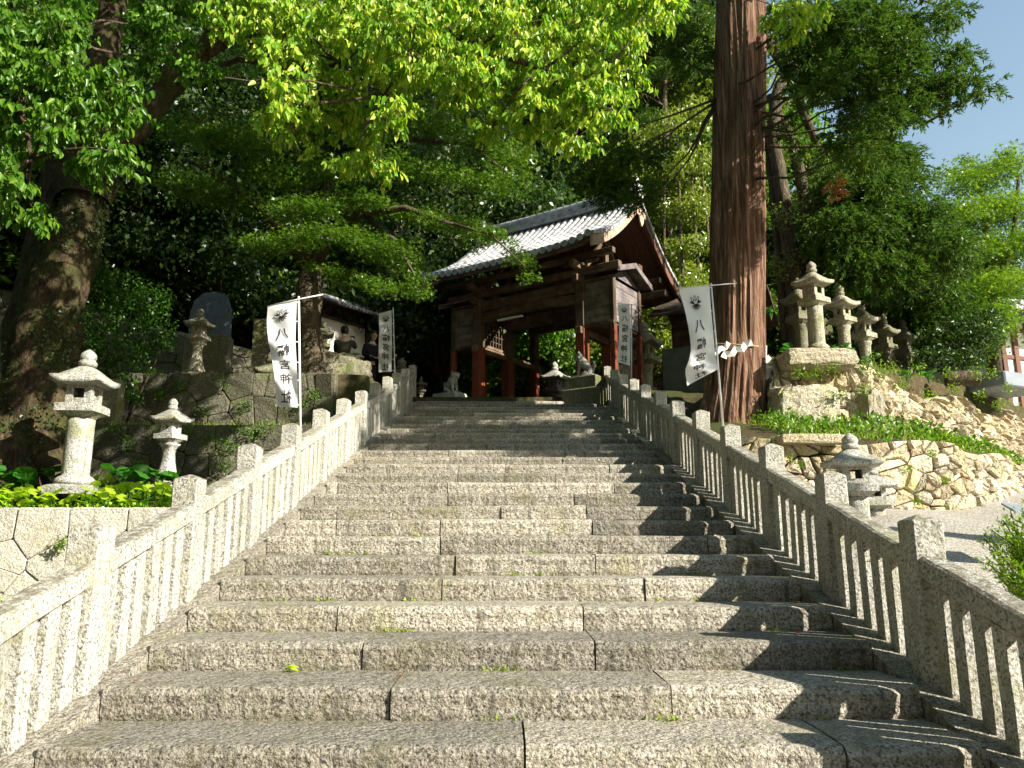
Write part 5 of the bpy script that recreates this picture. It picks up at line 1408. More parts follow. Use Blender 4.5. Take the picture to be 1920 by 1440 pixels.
# ---- cedar
rd = np.random.default_rng(8)
ced0 = Vector((P(1384, 800, 15.0).x, 15.0, 2.9)); cedar = empty("cedar_tree", ced0)
tag(cedar, "giant straight cedar with ridged red brown bark right of the stairs, wearing a straw rope", "tree")
cx = [(1376, 870, .84), (1373, 800, .66), (1378, 740, .575), (1382, 640, .535), (1383, 480, .515), (1385, 300, .50), (1386, 100, .50), (1385, -100, .47), (1380, -600, .36), (1375, -1400, .16)]
cpts = [P(x, y, 15.0) for x, y, _ in cx]; cpts[0].z = 2.35
trunk_mesh("trunk", cpts, [r_ for _, _, r_ in cx], 220, M['bark_cedar'], cedar, .07, 3, 2, ridged=True, rings_per=16, loc=ced0)
up = layers([((1480, 40), (1700, 60), 62, 10), ((1500, 130), (1690, 150), 55, 10), ((1600, 200), (1700, 210), 42, 6), ((1720, 40), (1800, 10), 30, 5), ((1560, 250), (1660, 290), 40, 6), ((1490, 90), (1540, 160), 40, 4), ((1600, 40), (1700, 120), 60, 6)], 12.1, .8)
arm = layers([((1740, 150), (1850, 155), 26, 9), ((1760, 110), (1820, 100), 24, 6), ((1700, 160), (1770, 190), 30, 5), ((1690, 220), (1740, 180), 26, 4)], 12.4, .5)
lowc = layers([((1460, 210), (1560, 330), 30, 5)], 14.5, .5)
def needles(lst, per, r_, name="needle_foliage", mat='lf_cedar', par=None, o0=None, L=(.06, .12), vert=.35, tuft=.22):
    """drooping sprays: thin needles radiating along short twigs"""
    pl, dl = [], []; tw = []
    for (x, y, rr, Y) in lst:
        c = np.array(P(x, y, Y)); R_ = rr / PXm(Y); n = max(4, int(per * 40 * R_ ** 1.6))
        for s_ in range(n):
            u = unit(r_, 1)[0]; b = c + u * R_ * r_.uniform(.2, 1) ** .6 * np.array([1, 1, .8])
            ax = u * np.array([1, 1, .3]) + np.array([0, 0, -vert]) + unit(r_, 1)[0] * .4; ax /= np.linalg.norm(ax)
            m_ = 22; t = r_.uniform(0, tuft, m_); p_ = b + ax * t[:, None] + np.array([0, 0, -1]) * (t ** 2)[:, None] * 1.2
            pl.append(p_); dl.append(ax * .9 + unit(r_, m_) * .75)
    pos = np.concatenate(pl); dd = np.concatenate(dl); ln = r_.uniform(*L, len(pos))
    o = leaves(name, pos - np.array(o0), dd, unit(r_, len(pos)) + np.array([0, 0, .5]), ln, ln * .26, M[mat], 'diamond', par); o["kind"] = "stuff"; return o
needles(up + lowc, 6.0, rd, par=cedar, o0=ced0)
needles(arm, 5.5, rd, par=cedar, o0=ced0)
cs = []
for (x, y, rr, Y) in (up + arm + lowc)[::6]:
    zz = P(x, y, Y).z + .6; cs.append((bend(rd, Vector((cpts[5].x, 15.0, min(zz, 14))), P(x, y, Y), 6, .16), .035, .008))
cs.append(([P(1430, 60, 15.0), P(1480, 140, 14.8), P(1510, 220, 14.6), P(1528, 262, 14.5)], .12, .08))
for a, b in (((1560, 90), (1545, 250)), ((1565, 60), (1575, 240))): cs.append(([P(*a, 13.6), P(*b, 13.6)], .018, .01))
cs.append(([P(1720, 240, 13.2), P(1790, 200, 13.0), P(1850, 168, 12.9)], .03, .012)); cs.append(([P(1740, 220, 13.2), P(1780, 205, 13.0), P(1830, 185, 12.9)], .02, .01))
# left boughs that hang in front of the gate roof
lb = layers([((1080, 330), (1200, 340), 34, 7), ((1110, 300), (1230, 290), 30, 6), ((1180, 370), (1210, 380), 20, 3), ((1120, 370), (1180, 360), 18, 4), ((1250, 60), (1320, 120), 34, 5), ((1220, 330), (1240, 360), 20, 1)], 15.6, .6)
needles(lb, 4.5, rd, par=cedar, o0=ced0, name="hanging_needles", L=(.07, .13))
for (x, y, rr, Y) in lb[::5]: cs.append((bend(rd, P(1345, 120 + y * .2, 15.1), P(x, y, Y), 7, .14), .03, .007))
limbs("branches", cs, M['bark'], cedar, ced0, 6)
# high crown above the picture
pl = []
for k_ in range(80):
    z = rd.uniform(13.4, 25); rad = 4.0 * (1 - (z - 11) / 17) + .6; a = rd.uniform(0, 2 * math.pi) if z > 14.5 else rd.uniform(-1.5, -.2); q_ = rad * rd.uniform(.35, 1) * (1 if z > 14.5 else .8)
    p_, _ = blob(rd, 220, (ced0.x + q_ * math.cos(a), 15 + q_ * math.sin(a), z), (1.0, 1.0, .45), .1); pl.append(p_)
pos = np.concatenate(pl); ln = rd.uniform(.16, .28, len(pos))
leaves("upper_crown", pos - np.array(ced0), unit(rd, len(pos)) + np.array([0, 0, -.6]), unit(rd, len(pos)) + np.array([0, 0, .8]), ln, ln * .35, M['lf_cedar'], 'diamond', cedar)["kind"] = "stuff"
needles([(1565, 345, 9, 13.6), (1560, 350, 8, 13.5)], 10, rd, "dead_needles", 'rust', cedar, ced0)
pl = []
for k_ in range(34):  # unseen boughs added out of frame to shade the cedar's upper trunk
    p_, _ = blob(rd, 230, (rd.uniform(6.2, 8.6), rd.uniform(11.6, 13.3), rd.uniform(11.7, 12.8)), (1.0, .9, .4), .1); pl.append(p_)
pos = np.concatenate(pl); ln = rd.uniform(.14, .24, len(pos))
leaves("shade_boughs", pos - np.array(ced0), unit(rd, len(pos)) + np.array([0, 0, -.6]), unit(rd, len(pos)) + np.array([0, 0, .8]), ln, ln * .35, M['lf_cedar'], 'diamond', cedar)["kind"] = "stuff"
# straw rope and paper streamers
zr = P(1384, 643, 14.4).z; ang = np.linspace(0, 2 * math.pi, 41); mb = MB()
rope = empty("sacred_rope", (ced0.x, 15, zr)); tag(rope, "thin straw rope with white zigzag paper streamers tied round the cedar trunk", "rope")
mb.tube([(.60 * math.cos(a) , .60 * math.sin(a), .05 * math.sin(a * 2 + 1)) for a in ang[:-1]] + [(.60, 0, .045)], .014, 6); mb.build("rope", M['rope'], rope, smooth=True)
def streamer(x0, y0, pts, Y, w):
    mb = MB(); V_ = []
    for i_, (x, y) in enumerate(pts):
        a = P(x, y, Y + (.04 if i_ % 2 else -.02)); 
        nxt = pts[min(i_ + 1, len(pts) - 1)]; prv = pts[max(i_ - 1, 0)]; dx, dy = nxt[0] - prv[0], nxt[1] - prv[1]; l = math.hypot(dx, dy); nx_, ny_2 = -dy / l * w, dx / l * w
        V_.append([P(x + nx_, y + ny_2, Y + (.05 if i_ % 2 else -.03)) - Vector((ced0.x, 15, zr)), P(x - nx_, y - ny_2, Y + (.02 if i_ % 2 else 0)) - Vector((ced0.x, 15, zr))])
    for a, b in zip(V_[:-1], V_[1:]):
        n = Vector((0, -.004, 0)); mb.loft([[a[0], a[1], b[1], b[0]], [a[0] + n, a[1] + n, b[1] + n, b[0] + n]])
    mb.build("paper_streamer", M['paper'], rope)
streamer(0, 0, [(1410, 641), (1398, 646), (1392, 655), (1380, 654), (1374, 663), (1360, 664), (1357, 671)], 14.25, 6)
streamer(0, 0, [(1366, 642), (1360, 652), (1350, 654), (1343, 662), (1334, 660)], 14.28, 5)
streamer(0, 0, [(1431, 648), (1431, 668), (1440, 672), (1432, 686), (1445, 690), (1436, 702), (1442, 708)], 14.75, 7)

# ---- multi stemmed evergreen and other trees behind the right terrace
rt = np.random.default_rng(13)
q = P(1490, 640, 17.5); t3 = empty("evergreen_tree", (q.x, 17.5, 4.4)); tag(t3, "evergreen with several curved pale stems behind the tallest lantern of the right row", "tree")
for i_, (pp_, r0, r1) in enumerate([([(1500, 670), (1492, 560), (1478, 440), (1462, 330), (1450, 230), (1470, 150), (1515, 115), (1560, 90)], .24, .08), ([(1492, 660), (1500, 520), (1512, 420), (1500, 330), (1475, 240), (1440, 180)], .20, .08), ([(1478, 640), (1465, 520), (1455, 420), (1445, 330), (1437, 240)], .15, .07), ([(1530, 400), (1540, 300), (1520, 240)], .10, .06)]):
    trunk_mesh("stem", [P(x, y, 17.5 + .15 * i_) for x, y in pp_], np.linspace(r0, r1, len(pp_)), 14, M['bark'], t3, .03, 4, i_, loc=t3.location, rings_per=5)
rl = layers([((1450, 200), (1560, 160), 40, 6), ((1450, 300), (1560, 280), 34, 6), ((1460, 400), (1600, 380), 46, 7), ((1450, 500), (1560, 470), 40, 5), ((1600, 300), (1700, 320), 46, 6), ((1450, 130), (1540, 80), 36, 5)], 18.0, .8)
clump("foliage", rl, t3, t3.location, M['lf_olive'], rt, 3.2, (.06, .11), .4, (1, 1, .7), 'diamond', (0, 0, -.3), (.1, -.1, .8), .1)
q = P(1650, 640, 20.5); t4 = empty("cypress_tree", (q.x, 20.5, 4.6)); tag(t4, "dense drooping cypress behind the right row of lanterns", "tree")
hl_ = layers([((1560, 340), (1700, 330), 52, 8), ((1540, 420), (1740, 400), 60, 10), ((1570, 500), (1760, 490), 60, 10), ((1640, 560), (1780, 550), 50, 8), ((1700, 610), (1800, 600), 36, 6), ((1620, 270), (1700, 290), 36, 4), ((1740, 430), (1800, 470), 40, 4)], 16.9, .9)
hl_ = [(x, y, r_, Y + (2.8 if y > 520 else 0)) for x, y, r_, Y in hl_]
needles(hl_, 4.2, rt, "foliage", 'lf_cedar', t4, t4.location, (.08, .15), .6, .3)
trunk_mesh("trunk", [(q.x, 20.5, 4.4), (q.x + .1, 20.4, 8), (q.x, 20.3, 12)], [.3, .24, .1], 14, M['bark'], t4, .03, 4, 6, loc=t4.location)
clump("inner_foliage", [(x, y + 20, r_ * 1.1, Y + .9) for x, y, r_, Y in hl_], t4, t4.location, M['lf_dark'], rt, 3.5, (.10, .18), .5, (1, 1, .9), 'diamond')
q = P(1860, 690, 22); t5 = empty("maple_tree", (q.x, 22, 4.8)); tag(t5, "bright light green maple at the right edge against the blue sky", "tree")
rmx = layers([((1780, 330), (1900, 310), 44, 7), ((1760, 400), (1920, 380), 52, 8), ((1780, 470), (1930, 450), 52, 8), ((1790, 540), (1920, 520), 50, 8), ((1790, 600), (1880, 590), 46, 6), ((1810, 650), (1870, 640), 32, 4), ((1800, 295), (1830, 300), 26, 2), ((1890, 285), (1915, 300), 24, 3), ((1960, 350), (1980, 520), 60, 5)], 20.5, .9)
clump("foliage", rmx, t5, t5.location, M['lf_bright'], rt, 2.6, (.10, .16), .95, (1.1, 1.1, .45), 'star', (0, 0, -.15), (0, 0, 1.3), .0)
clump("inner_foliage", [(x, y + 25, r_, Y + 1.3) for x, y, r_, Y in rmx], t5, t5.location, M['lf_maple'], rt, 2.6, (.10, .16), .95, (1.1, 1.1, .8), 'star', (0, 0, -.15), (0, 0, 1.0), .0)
limbs("trunk", [([(q.x, 22, 4.6), P(1855, 560, 21.8), P(1850, 450, 21.5), P(1840, 340, 21)], .22, .05), ([P(1855, 560, 21.8), P(1900, 460, 21.5), P(1910, 330, 21)], .12, .04)], M['bark'], t5, t5.location, 9)
# low dark laurel by the farthest lantern
q = P(1770, 640, 17.4); t6 = empty("laurel_shrub", (q.x, 17.4, 4.5)); tag(t6, "glossy dark green shrub between the last lantern and the timber hall", "shrub")
sh_ = [(1750, 640, 40, 17.8), (1800, 620, 46, 17.8), (1840, 640, 40, 17.6), (1820, 670, 30, 17.2), (1770, 675, 34, 17.2), (1730, 670, 26, 17.2), (1850, 600, 36, 18)]
clump("foliage", sh_, t6, t6.location, M['lf_dark'], rt, 7, (.07, .12), .55, (1, 1, .8), 'ovate', (0, 0, -.4), (.2, -.2, .7), .2)

# sunlit yellow green trees between the gate and the cedar
q = P(1280, 600, 25); t7 = empty("bamboo_grove", (q.x, 25, 4.6)); tag(t7, "sunlit yellow green foliage rising between the gate roof and the cedar", "tree")
yl_ = layers([((1240, 230), (1330, 200), 40, 4), ((1230, 320), (1330, 300), 46, 5), ((1260, 400), (1330, 380), 44, 5), ((1280, 470), (1330, 450), 36, 4), ((1215, 600), (1260, 640), 34, 5), ((1180, 560), (1240, 560), 30, 4), ((1440, 560), (1470, 600), 26, 4), ((1290, 520), (1330, 540), 30, 3), ((1200, 260), (1230, 240), 30, 3), ((1300, 560), (1340, 600), 30, 2)], 25.0, 1.2)
clump("foliage", yl_, t7, t7.location, M['lf_olive'], rt, 2.4, (.12, .20), .35, (1, 1, .8), 'diamond', (0, 0, -.5), (.2, -.3, .7), .1)
limbs("stems", [([(q.x + dx, 25, 4.4), P(1270 + dx * 30, 250, 25)], .09, .03) for dx in (-.8, 0, .7, 1.3)], M['bark'], t7, t7.location, 7)
# thin dark trunks of the grove seen left of the cedar
q = P(1247, 300, 19.5); t8 = empty("slender_tree", (q.x, 27, 4.4)); tag(t8, "slender dark trunk rising behind the gate roof left of the cedar", "tree")
limbs("trunk", [([(q.x + 2.0, 27, 4.3), P(1252, 400, 27), P(1245, 180, 27), P(1252, -60, 27), P(1255, -300, 27)], .16, .08)] + [([P(1247, y, 27), P(1247 + dx, y - 30, 26.5)], .05, .015) for y, dx in ((160, 60), (120, -70), (60, 70), (200, -50), (20, -60), (240, 70))], M['bark'], t8, t8.location, 8)
sl8 = layers([((1190, 60), (1330, 40), 44, 6), ((1190, 140), (1320, 120), 36, 5), ((1180, 230), (1240, 210), 30, 4)], 26.5, .8)
clump("foliage", sl8, t8, t8.location, M['lf_cedar'], rt, 3, (.12, .2), .3, (1, 1, .6), 'diamond', (0, 0, -.5), (0, 0, .7), .1)
# green tree lit behind the gate opening
for px_, py_, lab in ((945, 610, "sunlit shrub seen through the left half of the gate opening"), (1130, 690, "shrub with small bright leaves seen right of the lion-dog through the gate"), (905, 710, "low yellow green shrub seen between the left pillars of the gate")):
    q = P(px_, py_, 26.5); sb = empty("shrub", (q.x, 26.5, 4.4)); tag(sb, lab, "shrub", "shrubs behind the gate")
    clump("foliage", [(px_ + dx, py_ + dy, 34, 26.5 + rt.uniform(-.8, .8)) for dx, dy in ((0, 0), (14, 30), (-12, 40), (8, 70), (-10, -20), (18, 100))], sb, sb.location, M['lf_bright'], rt, 3, (.10, .16), .5, (1, 1, .9), 'diamond', (0, 0, -.4), (.2, -.3, .6), .1)

# ---- forest trees on the hill behind
def forest_mesh(seed, mat, H_=9.0, W_=3.2, nc=74, per=420, L=(.11, .21), kind='diamond'):
    r_ = np.random.default_rng(seed); tips = []; sg = []
    base = Vector((0, 0, -.6)); top = Vector((r_.uniform(-.5, .5), r_.uniform(-.5, .5), H_ * .8))
    sg.append((bend(r_, base, top, 7, .03), .26, .08))
    for k_ in range(nc):
        h = r_.uniform(.22, 1.0); a = r_.uniform(0, 2 * math.pi); w = W_ * math.sin(math.pi * min(1, (h * .92 + .05))) ** .6 * r_.uniform(.45, 1)
        c = Vector((math.cos(a) * w, math.sin(a) * w, H_ * h)); tips.append(c)
        if k_ % 2 == 0: sg.append((bend(r_, base.lerp(top, min(1, h * .8)), c, 4, .08), .05, .015))
    pl = []
    for c in tips: p_, _ = blob(r_, per, c, (1.0, 1.0, .55), .1); pl.append(p_)
    pos = np.concatenate(pl); ln = r_.uniform(*L, len(pos)); dd = unit(r_, len(pos)) + np.array([0, 0, -.3]); nn = unit(r_, len(pos)) + np.array([0, 0, .7])
    co = leaves("crown", pos, dd, nn, ln, ln * .55, M[mat], kind); to = limbs("trunk", sg, M['bark'], None, (0, 0, 0), 7)
    mc, mt_ = co.data, to.data
    bpy.data.objects.remove(co); bpy.data.objects.remove(to)
    return mc, mt_
FM = [forest_mesh(101, 'lf_dark'), forest_mesh(102, 'lf_dark', 10, 3.0), forest_mesh(103, 'lf_camphor2', 9, 3.3), forest_mesh(104, 'lf_cedar', 11, 2.4, 80, 380, (.10, .2)), forest_mesh(105, 'lf_olive', 9, 3.0)]
FL = ["dense dark evergreen", "taller dark evergreen", "mid green broadleaf tree", "narrow dark conifer", "yellow green sunlit tree"]
spots = [  # px, Y, kind, scale, words
    (60, 20, 0, 1.2, "at the far left edge behind the camphor trunk"), (250, 21, 1, 1.15, "behind the memorial stone"), (420, 22, 0, 1.2, "behind the maple's left boughs"), (560, 23, 3, 1.2, "behind the maple fork"),
    (700, 23.5, 0, 1.15, "behind the notice board"), (830, 24.5, 1, 1.2, "rising left of the gate roof"), (-120, 18, 2, 1.2, "outside the left edge beside the white building"),
    (60, 27, 1, 1.7, "on the hill at the far left"), (260, 28, 0, 1.8, "on the hill left of centre left"), (450, 29, 1, 1.8, "on the hill behind the maple's left half"), (640, 29, 0, 1.8, "on the hill behind the maple's right half"),
    (820, 30, 3, 1.9, "on the hill above the gate's left eave"), (980, 30, 0, 1.9, "on the hill above the gate ridge"), (1130, 31, 1, 1.9, "on the hill above the gate's right gable"), (1290, 32, 4, 1.7, "on the hill left of the cedar trunk"),
    (1450, 30, 2, 1.35, "behind the curved pale stems"), (1590, 28, 1, 1.1, "low behind the cypress"), (1720, 31, 2, 1.0, "low between the cypress and the bright maple"), (1840, 33, 4, .9, "low at the right edge behind the bright maple"),
    (120, 38, 0, 2.3, "high on the hill at the top left"), (380, 39, 1, 2.3, "high on the hill above the camphor fork"), (640, 40, 0, 2.4, "high on the hill above the maple"), (880, 41, 3, 2.4, "high on the hill above the gate"), (1100, 42, 1, 2.3, "high on the hill left of the cedar top"),
    (1290, 40, 0, 2.0, "high on the hill just left of the cedar"), (1010, 27, 2, 1.0, "right behind the gate passage"), (1180, 27.5, 4, 1.15, "behind the right side of the gate roof")]
for i_, (px_, Y_, k_, s_, w_) in enumerate(spots):
    q = P(px_, 700, Y_); mc, mt_ = FM[k_]
    o = empty("forest_tree", (q.x, Y_, H(q.x, Y_) - .1), i_ * 1.7); o.scale = (s_, s_, s_)
    tag(o, FL[k_] + " " + w_, "tree", "trees on the wooded hill")
    add("trunk", mt_, o); add("crown", mc, o)["kind"] = "stuff"

for i_, (x_, y_, k_, s_, w_) in enumerate([(-11, -3, 0, 1.7, "left of the stairs, behind the viewer's left shoulder"), (-16, 5, 1, 1.8, "added unseen outside the left edge to cut sky light"), (-7, -10, 2, 1.8, "added unseen behind and left of the viewer to cut sky light"), (-1, -13, 0, 1.8, "added unseen straight behind the viewer to cut sky light"), (5, -17, 1, 1.8, "added unseen behind and right of the viewer to cut sky light"), (-18, 12, 0, 1.8, "added unseen beyond the camphor outside the left edge to cut sky light"), (-13, -12, 1, 1.9, "added unseen far behind and left of the viewer to cut sky light")]):  # unseen trees added around the camera to cut the sky fill
    mc, mt_ = FM[k_]; o = empty("forest_tree", (x_, y_, -.9), i_ * 2.1); o.scale = (s_, s_, s_)
    tag(o, FL[k_] + " " + w_, "tree", "trees on the wooded hill"); add("trunk", mt_, o); add("crown", mc, o)["kind"] = "stuff"
# ------------------------------------------------------------------ plants on the terraces
rp = np.random.default_rng(31)
def disc_leaf(seed, mat):
    r_ = np.random.default_rng(seed); n = 14; V_ = [(0, 0, 0)]; a = np.linspace(.35, 2 * math.pi - .35, n)
    for rr, dz in ((.5, .012), (1.0, -.02)):
        for k_, t in enumerate(a): w = 1 + .07 * math.sin(5 * t + seed) * rr; V_.append((rr * w * math.cos(t) * .5, rr * w * math.sin(t) * .5, dz + .05 * rr * math.sin(3 * t + seed) * rr + .012 * ((k_ % 2) * 2 - 1) * rr))
    F_ = [(0, 1 + k_, 2 + k_) for k_ in range(n - 1)] + [(1 + k_, 1 + n + k_, 2 + n + k_, 2 + k_) for k_ in range(n - 1)]
    return mesh("leaf", V_, F_, mat, True)
DL = [disc_leaf(s, M['lf_butter']) for s in range(3)]; DD = [disc_leaf(s + 5, M['lf_butterd']) for s in range(3)]
def butterbur(x, y, z, nl, size, dark, lab, sp=.16):
    o = empty("butterbur_plant", (x, y, z)); tag(o, lab, "plant", "round leaved plants in the left bed" if x < 0 else "round leaved plants on the right ledges")
    sm_ = MB()
    for k_ in range(nl):
        a = rp.uniform(0, 2 * math.pi); r_ = rp.uniform(.02, sp); h = rp.uniform(.10, .26) * size / .16
        p_ = Vector((r_ * math.cos(a), r_ * math.sin(a) * .8, h)); sm_.tube([(0, 0, -.05), p_ * .5 + Vector((0, 0, .03)), p_], .005, 5)
        l = add("leaf", (DD if dark else DL)[k_ % 3], o, p_); s_ = size * rp.uniform(.7, 1.15); l.scale = (s_, s_, s_); l.rotation_euler = (rp.uniform(.15, .75), rp.uniform(-.4, .5), rp.uniform(0, 6.3))
    sm_.build("stems", M['lf_butterd'], o)
ORD = 'first second third fourth fifth sixth seventh eighth ninth tenth eleventh'.split()
words_x = ["at the far left edge of the bed", "left of the large lantern", "just left of the large lantern's foot", "at the foot of the large lantern", "right of the large lantern's foot", "midway between the two lanterns", "left of the small lantern", "in front of the small lantern", "by the fence post at the bed's right end"]
for r_ in range(3):
    for k_ in range(11):
        px_ = -15 + k_ * 35 + rp.uniform(-10, 10); Y_ = 9.92 + r_ * .34; q = P(px_, 930, Y_)
        if abs(px_ - 165) < 30 and r_ == 1: continue
        dk = r_ == 2 and (px_ < 130 or px_ > 190)
        butterbur(q.x, Y_, H(q.x, Y_), 6, .17 if not dk else .24, dk, ("deep green" if dk else "bright") + " round leaved plant, " + ORD[k_] + " from left in the leaf bed's " + ["front", "middle", "back"][r_] + " row")
def groundcover(name, lab, area, n, mat, L, w, kind='diamond', up=1.0, fn=None, hgt=.0):
    x = rp.uniform(area[0], area[1], n); y = rp.uniform(area[2], area[3], n)
    if fn is not None: k_ = fn(x, y); x, y = x[k_], y[k_]
    z = height(x, y); n = len(x); pos = np.stack([x, y, z + rp.uniform(-.02, .02 + hgt, n)], 1)
    ln = rp.uniform(*L, n); o = leaves(name, pos, unit(rp, n) * .6 + np.array([0, 0, up]), unit(rp, n), ln, ln * w, mat, kind)
    return tag(o, lab, "ground plants", None, "stuff")
groundcover("ground_cover", "small yellow leaves along the front edge of the left bed", (-9.5, -2.75, 9.68, 10.0), 3800, M['lf_butter'], (.03, .06), .7, 'ovate', .5, None, .07)
groundcover("ground_cover", "mixed low green leaves over the left lantern bed", (-9.5, -2.75, 9.9, 12.5), 6000, M['lf_camphor2'], (.03, .07), .5, 'ovate', .5, None, .05)
groundcover("grass", "short grass on the ledge above the dappled left wall", (-11, -2.9, 12.65, 14.0), 9000, M['grass'], (.04, .11), .10, 'diamond', 1.2)
nearL = lambda x, y: (y > np.interp(x, LOWX, LOWY) + .15) & (y < np.interp(x, UPX, UPY) - .05) & (x > 4.2)
groundcover("ledge_plants", "bright leafy weeds covering the ledge between the rock bank and the low rubble wall", (4.2, 16, 11.4, 22), 34000, M['lf_bright'], (.04, .10), .5, 'ovate', .6, lambda x, y: nearL(x, y) & (fbm(np.stack([x * 1.8, y * 1.8, 0 * x], -1), 3, 8) > -.1), .20)
groundcover("ledge_plants", "darker green clumps of leafy weeds scattered over the ledge above the rubble wall", (4.2, 16, 11.4, 22), 22000, M['lf_camphor2'], (.05, .11), .55, 'ovate', .5, lambda x, y: nearL(x, y) & (fbm(np.stack([x * 1.5 + 9, y * 1.5, 0 * x], -1), 3, 18) > .25), .28)
groundcover("grass", "yellow green grass on the ledge right of the cedar", (4.0, 14, 11.3, 20), 12000, M['grass'], (.06, .18), .10, 'diamond', 1.2, lambda x, y: nearL(x, y) & (fbm(np.stack([x, y, 0 * x], -1), 3, 28) > -.2))
groundcover("grass", "weedy grass on top of the rock bank around the right lanterns", (4.9, 18, 14.3, 22), 30000, M['grass'], (.05, .14), .12, 'diamond', 1.1, lambda x, y: (y > np.interp(x, UPX, UPY) + .1) & (fbm(np.stack([x, y, 0 * x], -1), 2, 4) > -.35))
groundcover("leafy_weeds", "low green weeds along the foot of the left stairs fence", (-4.2, -2.66, 5, 9.6), 2500, M['lf_camphor2'], (.03, .06), .5, 'ovate', .7)
for (px_, py_, Y_) in ((1585, 650, 14.3), (1480, 655, 14.4), (1560, 655, 14.5), (1625, 672, 14.5), (1740, 700, 15.6), (1700, 700, 15.2), (1445, 580, 15.0), (1475, 650, 15.1)):
    q = P(px_, py_, Y_); butterbur(q.x, Y_, q.z - .18, 7, .15, True, {1585: "deep green leafy plant on the cap stone below the second lantern", 1480: "leafy plant left of the cap stone", 1560: "leafy plant at the foot of the tallest lantern", 1625: "leafy plant right of the cap stone", 1740: "leafy plant on the bank below the farthest lantern", 1700: "leafy plant on the bank below the fourth lantern", 1445: "leafy plant right of the cedar's rope", 1475: "leafy plant by the paper streamer"}[px_], .14)
# weeds growing out of the rock faces
def faceplants(name, lab, pts, mat, n=60, r_=.16, L=(.03, .07)):
    pl = []
    for (x, y, Y) in pts: p_, _ = blob(rp, n, P(x, y, Y), (r_, r_ * .5, r_ * .8), 0); pl.append(p_)
    pos = np.concatenate(pl); ln = rp.uniform(*L, len(pos))
    return tag(leaves(name, pos, unit(rp, len(pos)) + np.array([0, -.4, -.1]), unit(rp, len(pos)) + np.array([0, -.5, .5]), ln, ln * .55, mat, 'ovate'), lab, "plants", None, "stuff")
faceplants("wall_weeds", "tufts of weeds growing from the joints of the yellow rock bank", [(rp.uniform(1440, 1900), 700 + rp.uniform(-30, 100) , 0) for _ in range(0)] + [(1560, 690, 14.0), (1530, 700, 14.0), (1620, 690, 14.0), (1650, 700, 14.05), (1690, 720, 14.6), (1740, 740, 15.0), (1600, 790, 13.9), (1500, 700, 14.0), (1790, 730, 15.6), (1670, 690, 14.2), (1840, 740, 16), (1870, 760, 16.2), (1620, 730, 13.95), (1780, 700, 16), (1575, 740, 13.9), (1640, 670, 14.4), (1720, 690, 15.2), (1860, 700, 16.4), (1890, 730, 16.6), (1830, 700, 16.2)], M['lf_bright'], 70, .20)
faceplants("wall_weeds", "small weeds and ferns growing from the pale block wall and low rubble wall", [(118, 1015, 9.6), (112, 1025, 9.6), (1745, 850, 11.3), (1770, 900, 11.6), (1700, 880, 11.2), (1640, 925, 11.1), (1845, 890, 12.8), (1755, 985, 11.4), (1900, 880, 14), (1720, 940, 11.3), (1480, 860, 11.0), (1500, 870, 11.0)], M['lf_bright'], 50, .10, (.02, .05))
faceplants("wall_ivy", "dark creepers and moss clinging to the dappled left walls", [(x, y, 12.5 if y > 790 else 14.05) for x, y in ((100, 810), (240, 830), (300, 815), (390, 820), (430, 835), (470, 810), (260, 870), (420, 870), (340, 720), (300, 740), (420, 715), (460, 760), (380, 770), (285, 700), (500, 800), (560, 760), (590, 740), (215, 800), (350, 805), (445, 800))], M['lf_camphor2'], 110, .20, (.025, .05))
# a few fallen leaves and crumbs on the treads
nf = 260; kk = rp.integers(-1, 24, nf); yy = Y1 + (kk - 1) * RUN + rp.uniform(.05, .54, nf); pos = np.stack([rp.uniform(-2.15, 2.15, nf), yy, kk * RISE + .012], 1); pos[:, 1] += 0
ln = rp.uniform(.012, .035, nf); tag(leaves("fallen_leaves", pos, unit(rp, nf) * np.array([1, 1, .15]), unit(rp, nf) * .3 + np.array([0, 0, 1]), ln, ln * .5, M['rust'], 'ovate'), "small brown fallen leaves scattered on the stone steps", "fallen leaves", None, "stuff")
# grass tufts in the angles of the steps
pl = []
for k_ in range(-1, 20):
    for c in rp.uniform(-2.15, 2.15, int(rp.integers(2, 7))):
        n = int(rp.integers(8, 40)); x = c + rp.normal(0, .06, n); pl.append(np.stack([x, np.full(n, Y1 + (k_ - 1) * RUN - .012) + rp.uniform(-.02, .0, n), np.full(n, (k_ - 1) * RISE + .001)], 1))
pos = np.concatenate(pl); ln = rp.uniform(.012, .040, len(pos))
tag(leaves("moss_tufts", pos, unit(rp, len(pos)) * .7 + np.array([0, -.3, .8]), unit(rp, len(pos)), ln, ln * .4, M['grass'], 'diamond'), "tiny tufts of moss and grass in the angles of the stone steps", "moss", None, "stuff")
# two fallen or sprouting leaves on the steps
q = Vector(((547 - 953) / 1450 * 3.9 / .93, Y1 + .98 * RUN - .03, RISE + .004)); q = P(547, 1264, Y1 + RUN - .04)
sp = empty("seedling", (q.x, Y1 + RUN - .04, RISE + .005)); tag(sp, "single small green seedling on the tread of the second visible step", "plant")
for k_, a in enumerate((.4, 2.4, 4.2)):
    l = add("leaf", DL[k_], sp, (.018 * math.cos(a), .018 * math.sin(a) - .01, .02)); l.scale = (.055,) * 3; l.rotation_euler = (.5, .3, a)

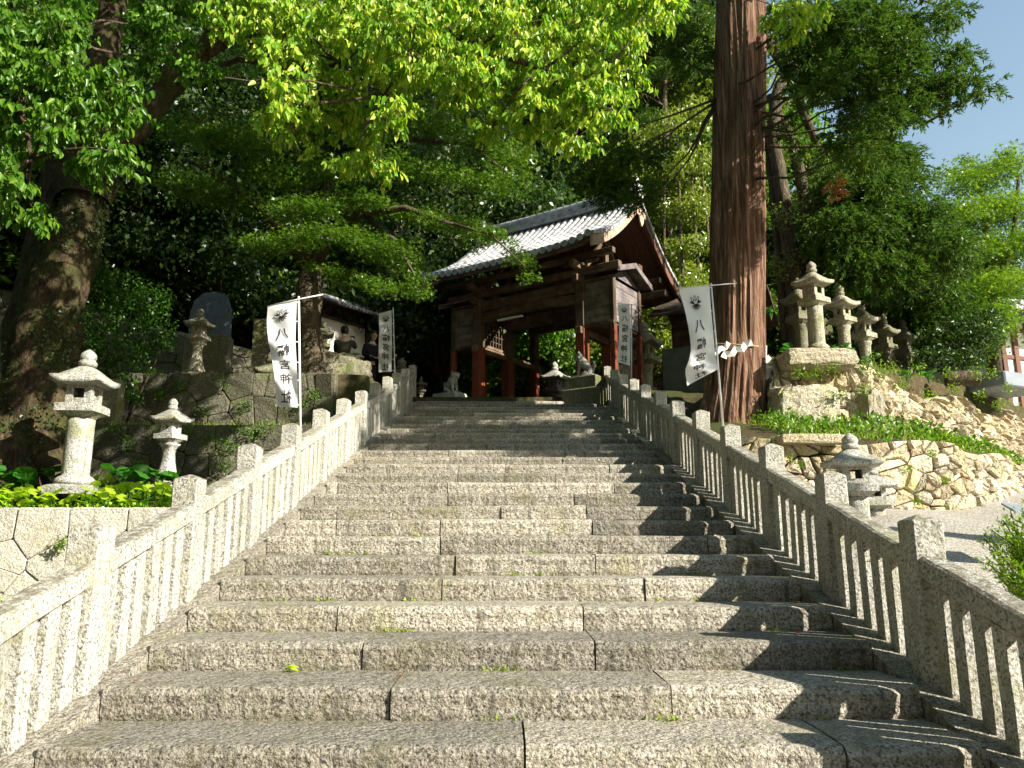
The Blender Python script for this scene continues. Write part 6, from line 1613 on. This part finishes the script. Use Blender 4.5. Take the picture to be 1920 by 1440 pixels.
# tree standing right of the picture whose thin crown dapples the middle of the stairs
fa = empty("roadside_tree", (10.6, 6.2, .2)); tag(fa, "thin crowned tree beside the gravel path, just outside the right edge", "tree")
rz_ = np.random.default_rng(90); pl = []; sg = []
for k_ in range(60):
    c = np.array([9.7 + rz_.uniform(-2.2, 2.3), 7.4 + rz_.uniform(-1.5, 1.9), 9.2 + rz_.uniform(-1.1, 1.7)])
    p_, _ = blob(rz_, 300, c, (.58, .58, .35), .1); pl.append(p_); sg.append((bend(rz_, (10.5, 6.3, 6.5), c, 5, .08), .04, .01))
pos = np.concatenate(pl); ln = rz_.uniform(.09, .16, len(pos))
leaves("crown", pos - np.array(fa.location), unit(rz_, len(pos)), unit(rz_, len(pos)) + np.array([0, 0, .8]), ln, ln * .6, M['lf_camphor2'], 'diamond', fa)["kind"] = "stuff"
sg.append(([(10.6, 6.2, .0), (10.7, 6.1, 3), (10.5, 6.3, 6.6), (10.2, 6.6, 8.5)], .22, .1)); limbs("trunk", sg, M['bark'], fa, fa.location, 8)

# bright green conifer bush beside the path at the right edge
rq = np.random.default_rng(77)
q = P(1915, 1050, 5.6); jb = empty("juniper_bush", (q.x + .3, 5.6, H(q.x + .3, 5.6))); tag(jb, "bright yellow green feathery bush at the right edge beside the fence", "shrub")
pl, dl = [], []; stems = []
b0 = Vector((q.x + .35, 5.7, .1))
for (x, y) in ((1845, 1010), (1860, 995), (1880, 975), (1850, 1055), (1870, 1040), (1890, 1020), (1905, 1000), (1885, 1075), (1910, 1060), (1915, 1085), (1925, 1030), (1935, 1000), (1895, 960), (1920, 970), (1940, 1060), (1875, 1068), (1900, 1090), (1950, 1020), (1945, 960), (1930, 945), (1965, 1080), (1900, 1040), (1915, 1010), (1925, 1090)):
    e = P(x, y, 5.6 + rq.uniform(-.25, .25)); pts_ = bend(rq, b0, e, 6, .08); stems.append((pts_, .012, .004))
    A_ = np.array([tuple(p) for p in pts_]); m_ = 420; t = rq.uniform(1.6, 5, m_); k_ = np.minimum(t.astype(int), 4); f = (t - k_)[:, None]
    p_ = A_[k_] * (1 - f) + A_[k_ + 1] * f + unit(rq, m_) * np.array([.05, .05, .03]); pl.append(p_); dv = (A_[-1] - A_[0]); dv /= np.linalg.norm(dv); dl.append(dv * .8 + unit(rq, m_) * .7)
pos = np.concatenate(pl); ln = rq.uniform(.02, .045, len(pos))
leaves("foliage", pos - np.array(jb.location), np.concatenate(dl), unit(rq, len(pos)) + np.array([0, 0, .6]), ln, ln * .4, M['lf_bright'], 'diamond', jb)["kind"] = "stuff"
limbs("stems", stems, M['twig'], jb, jb.location, 5)
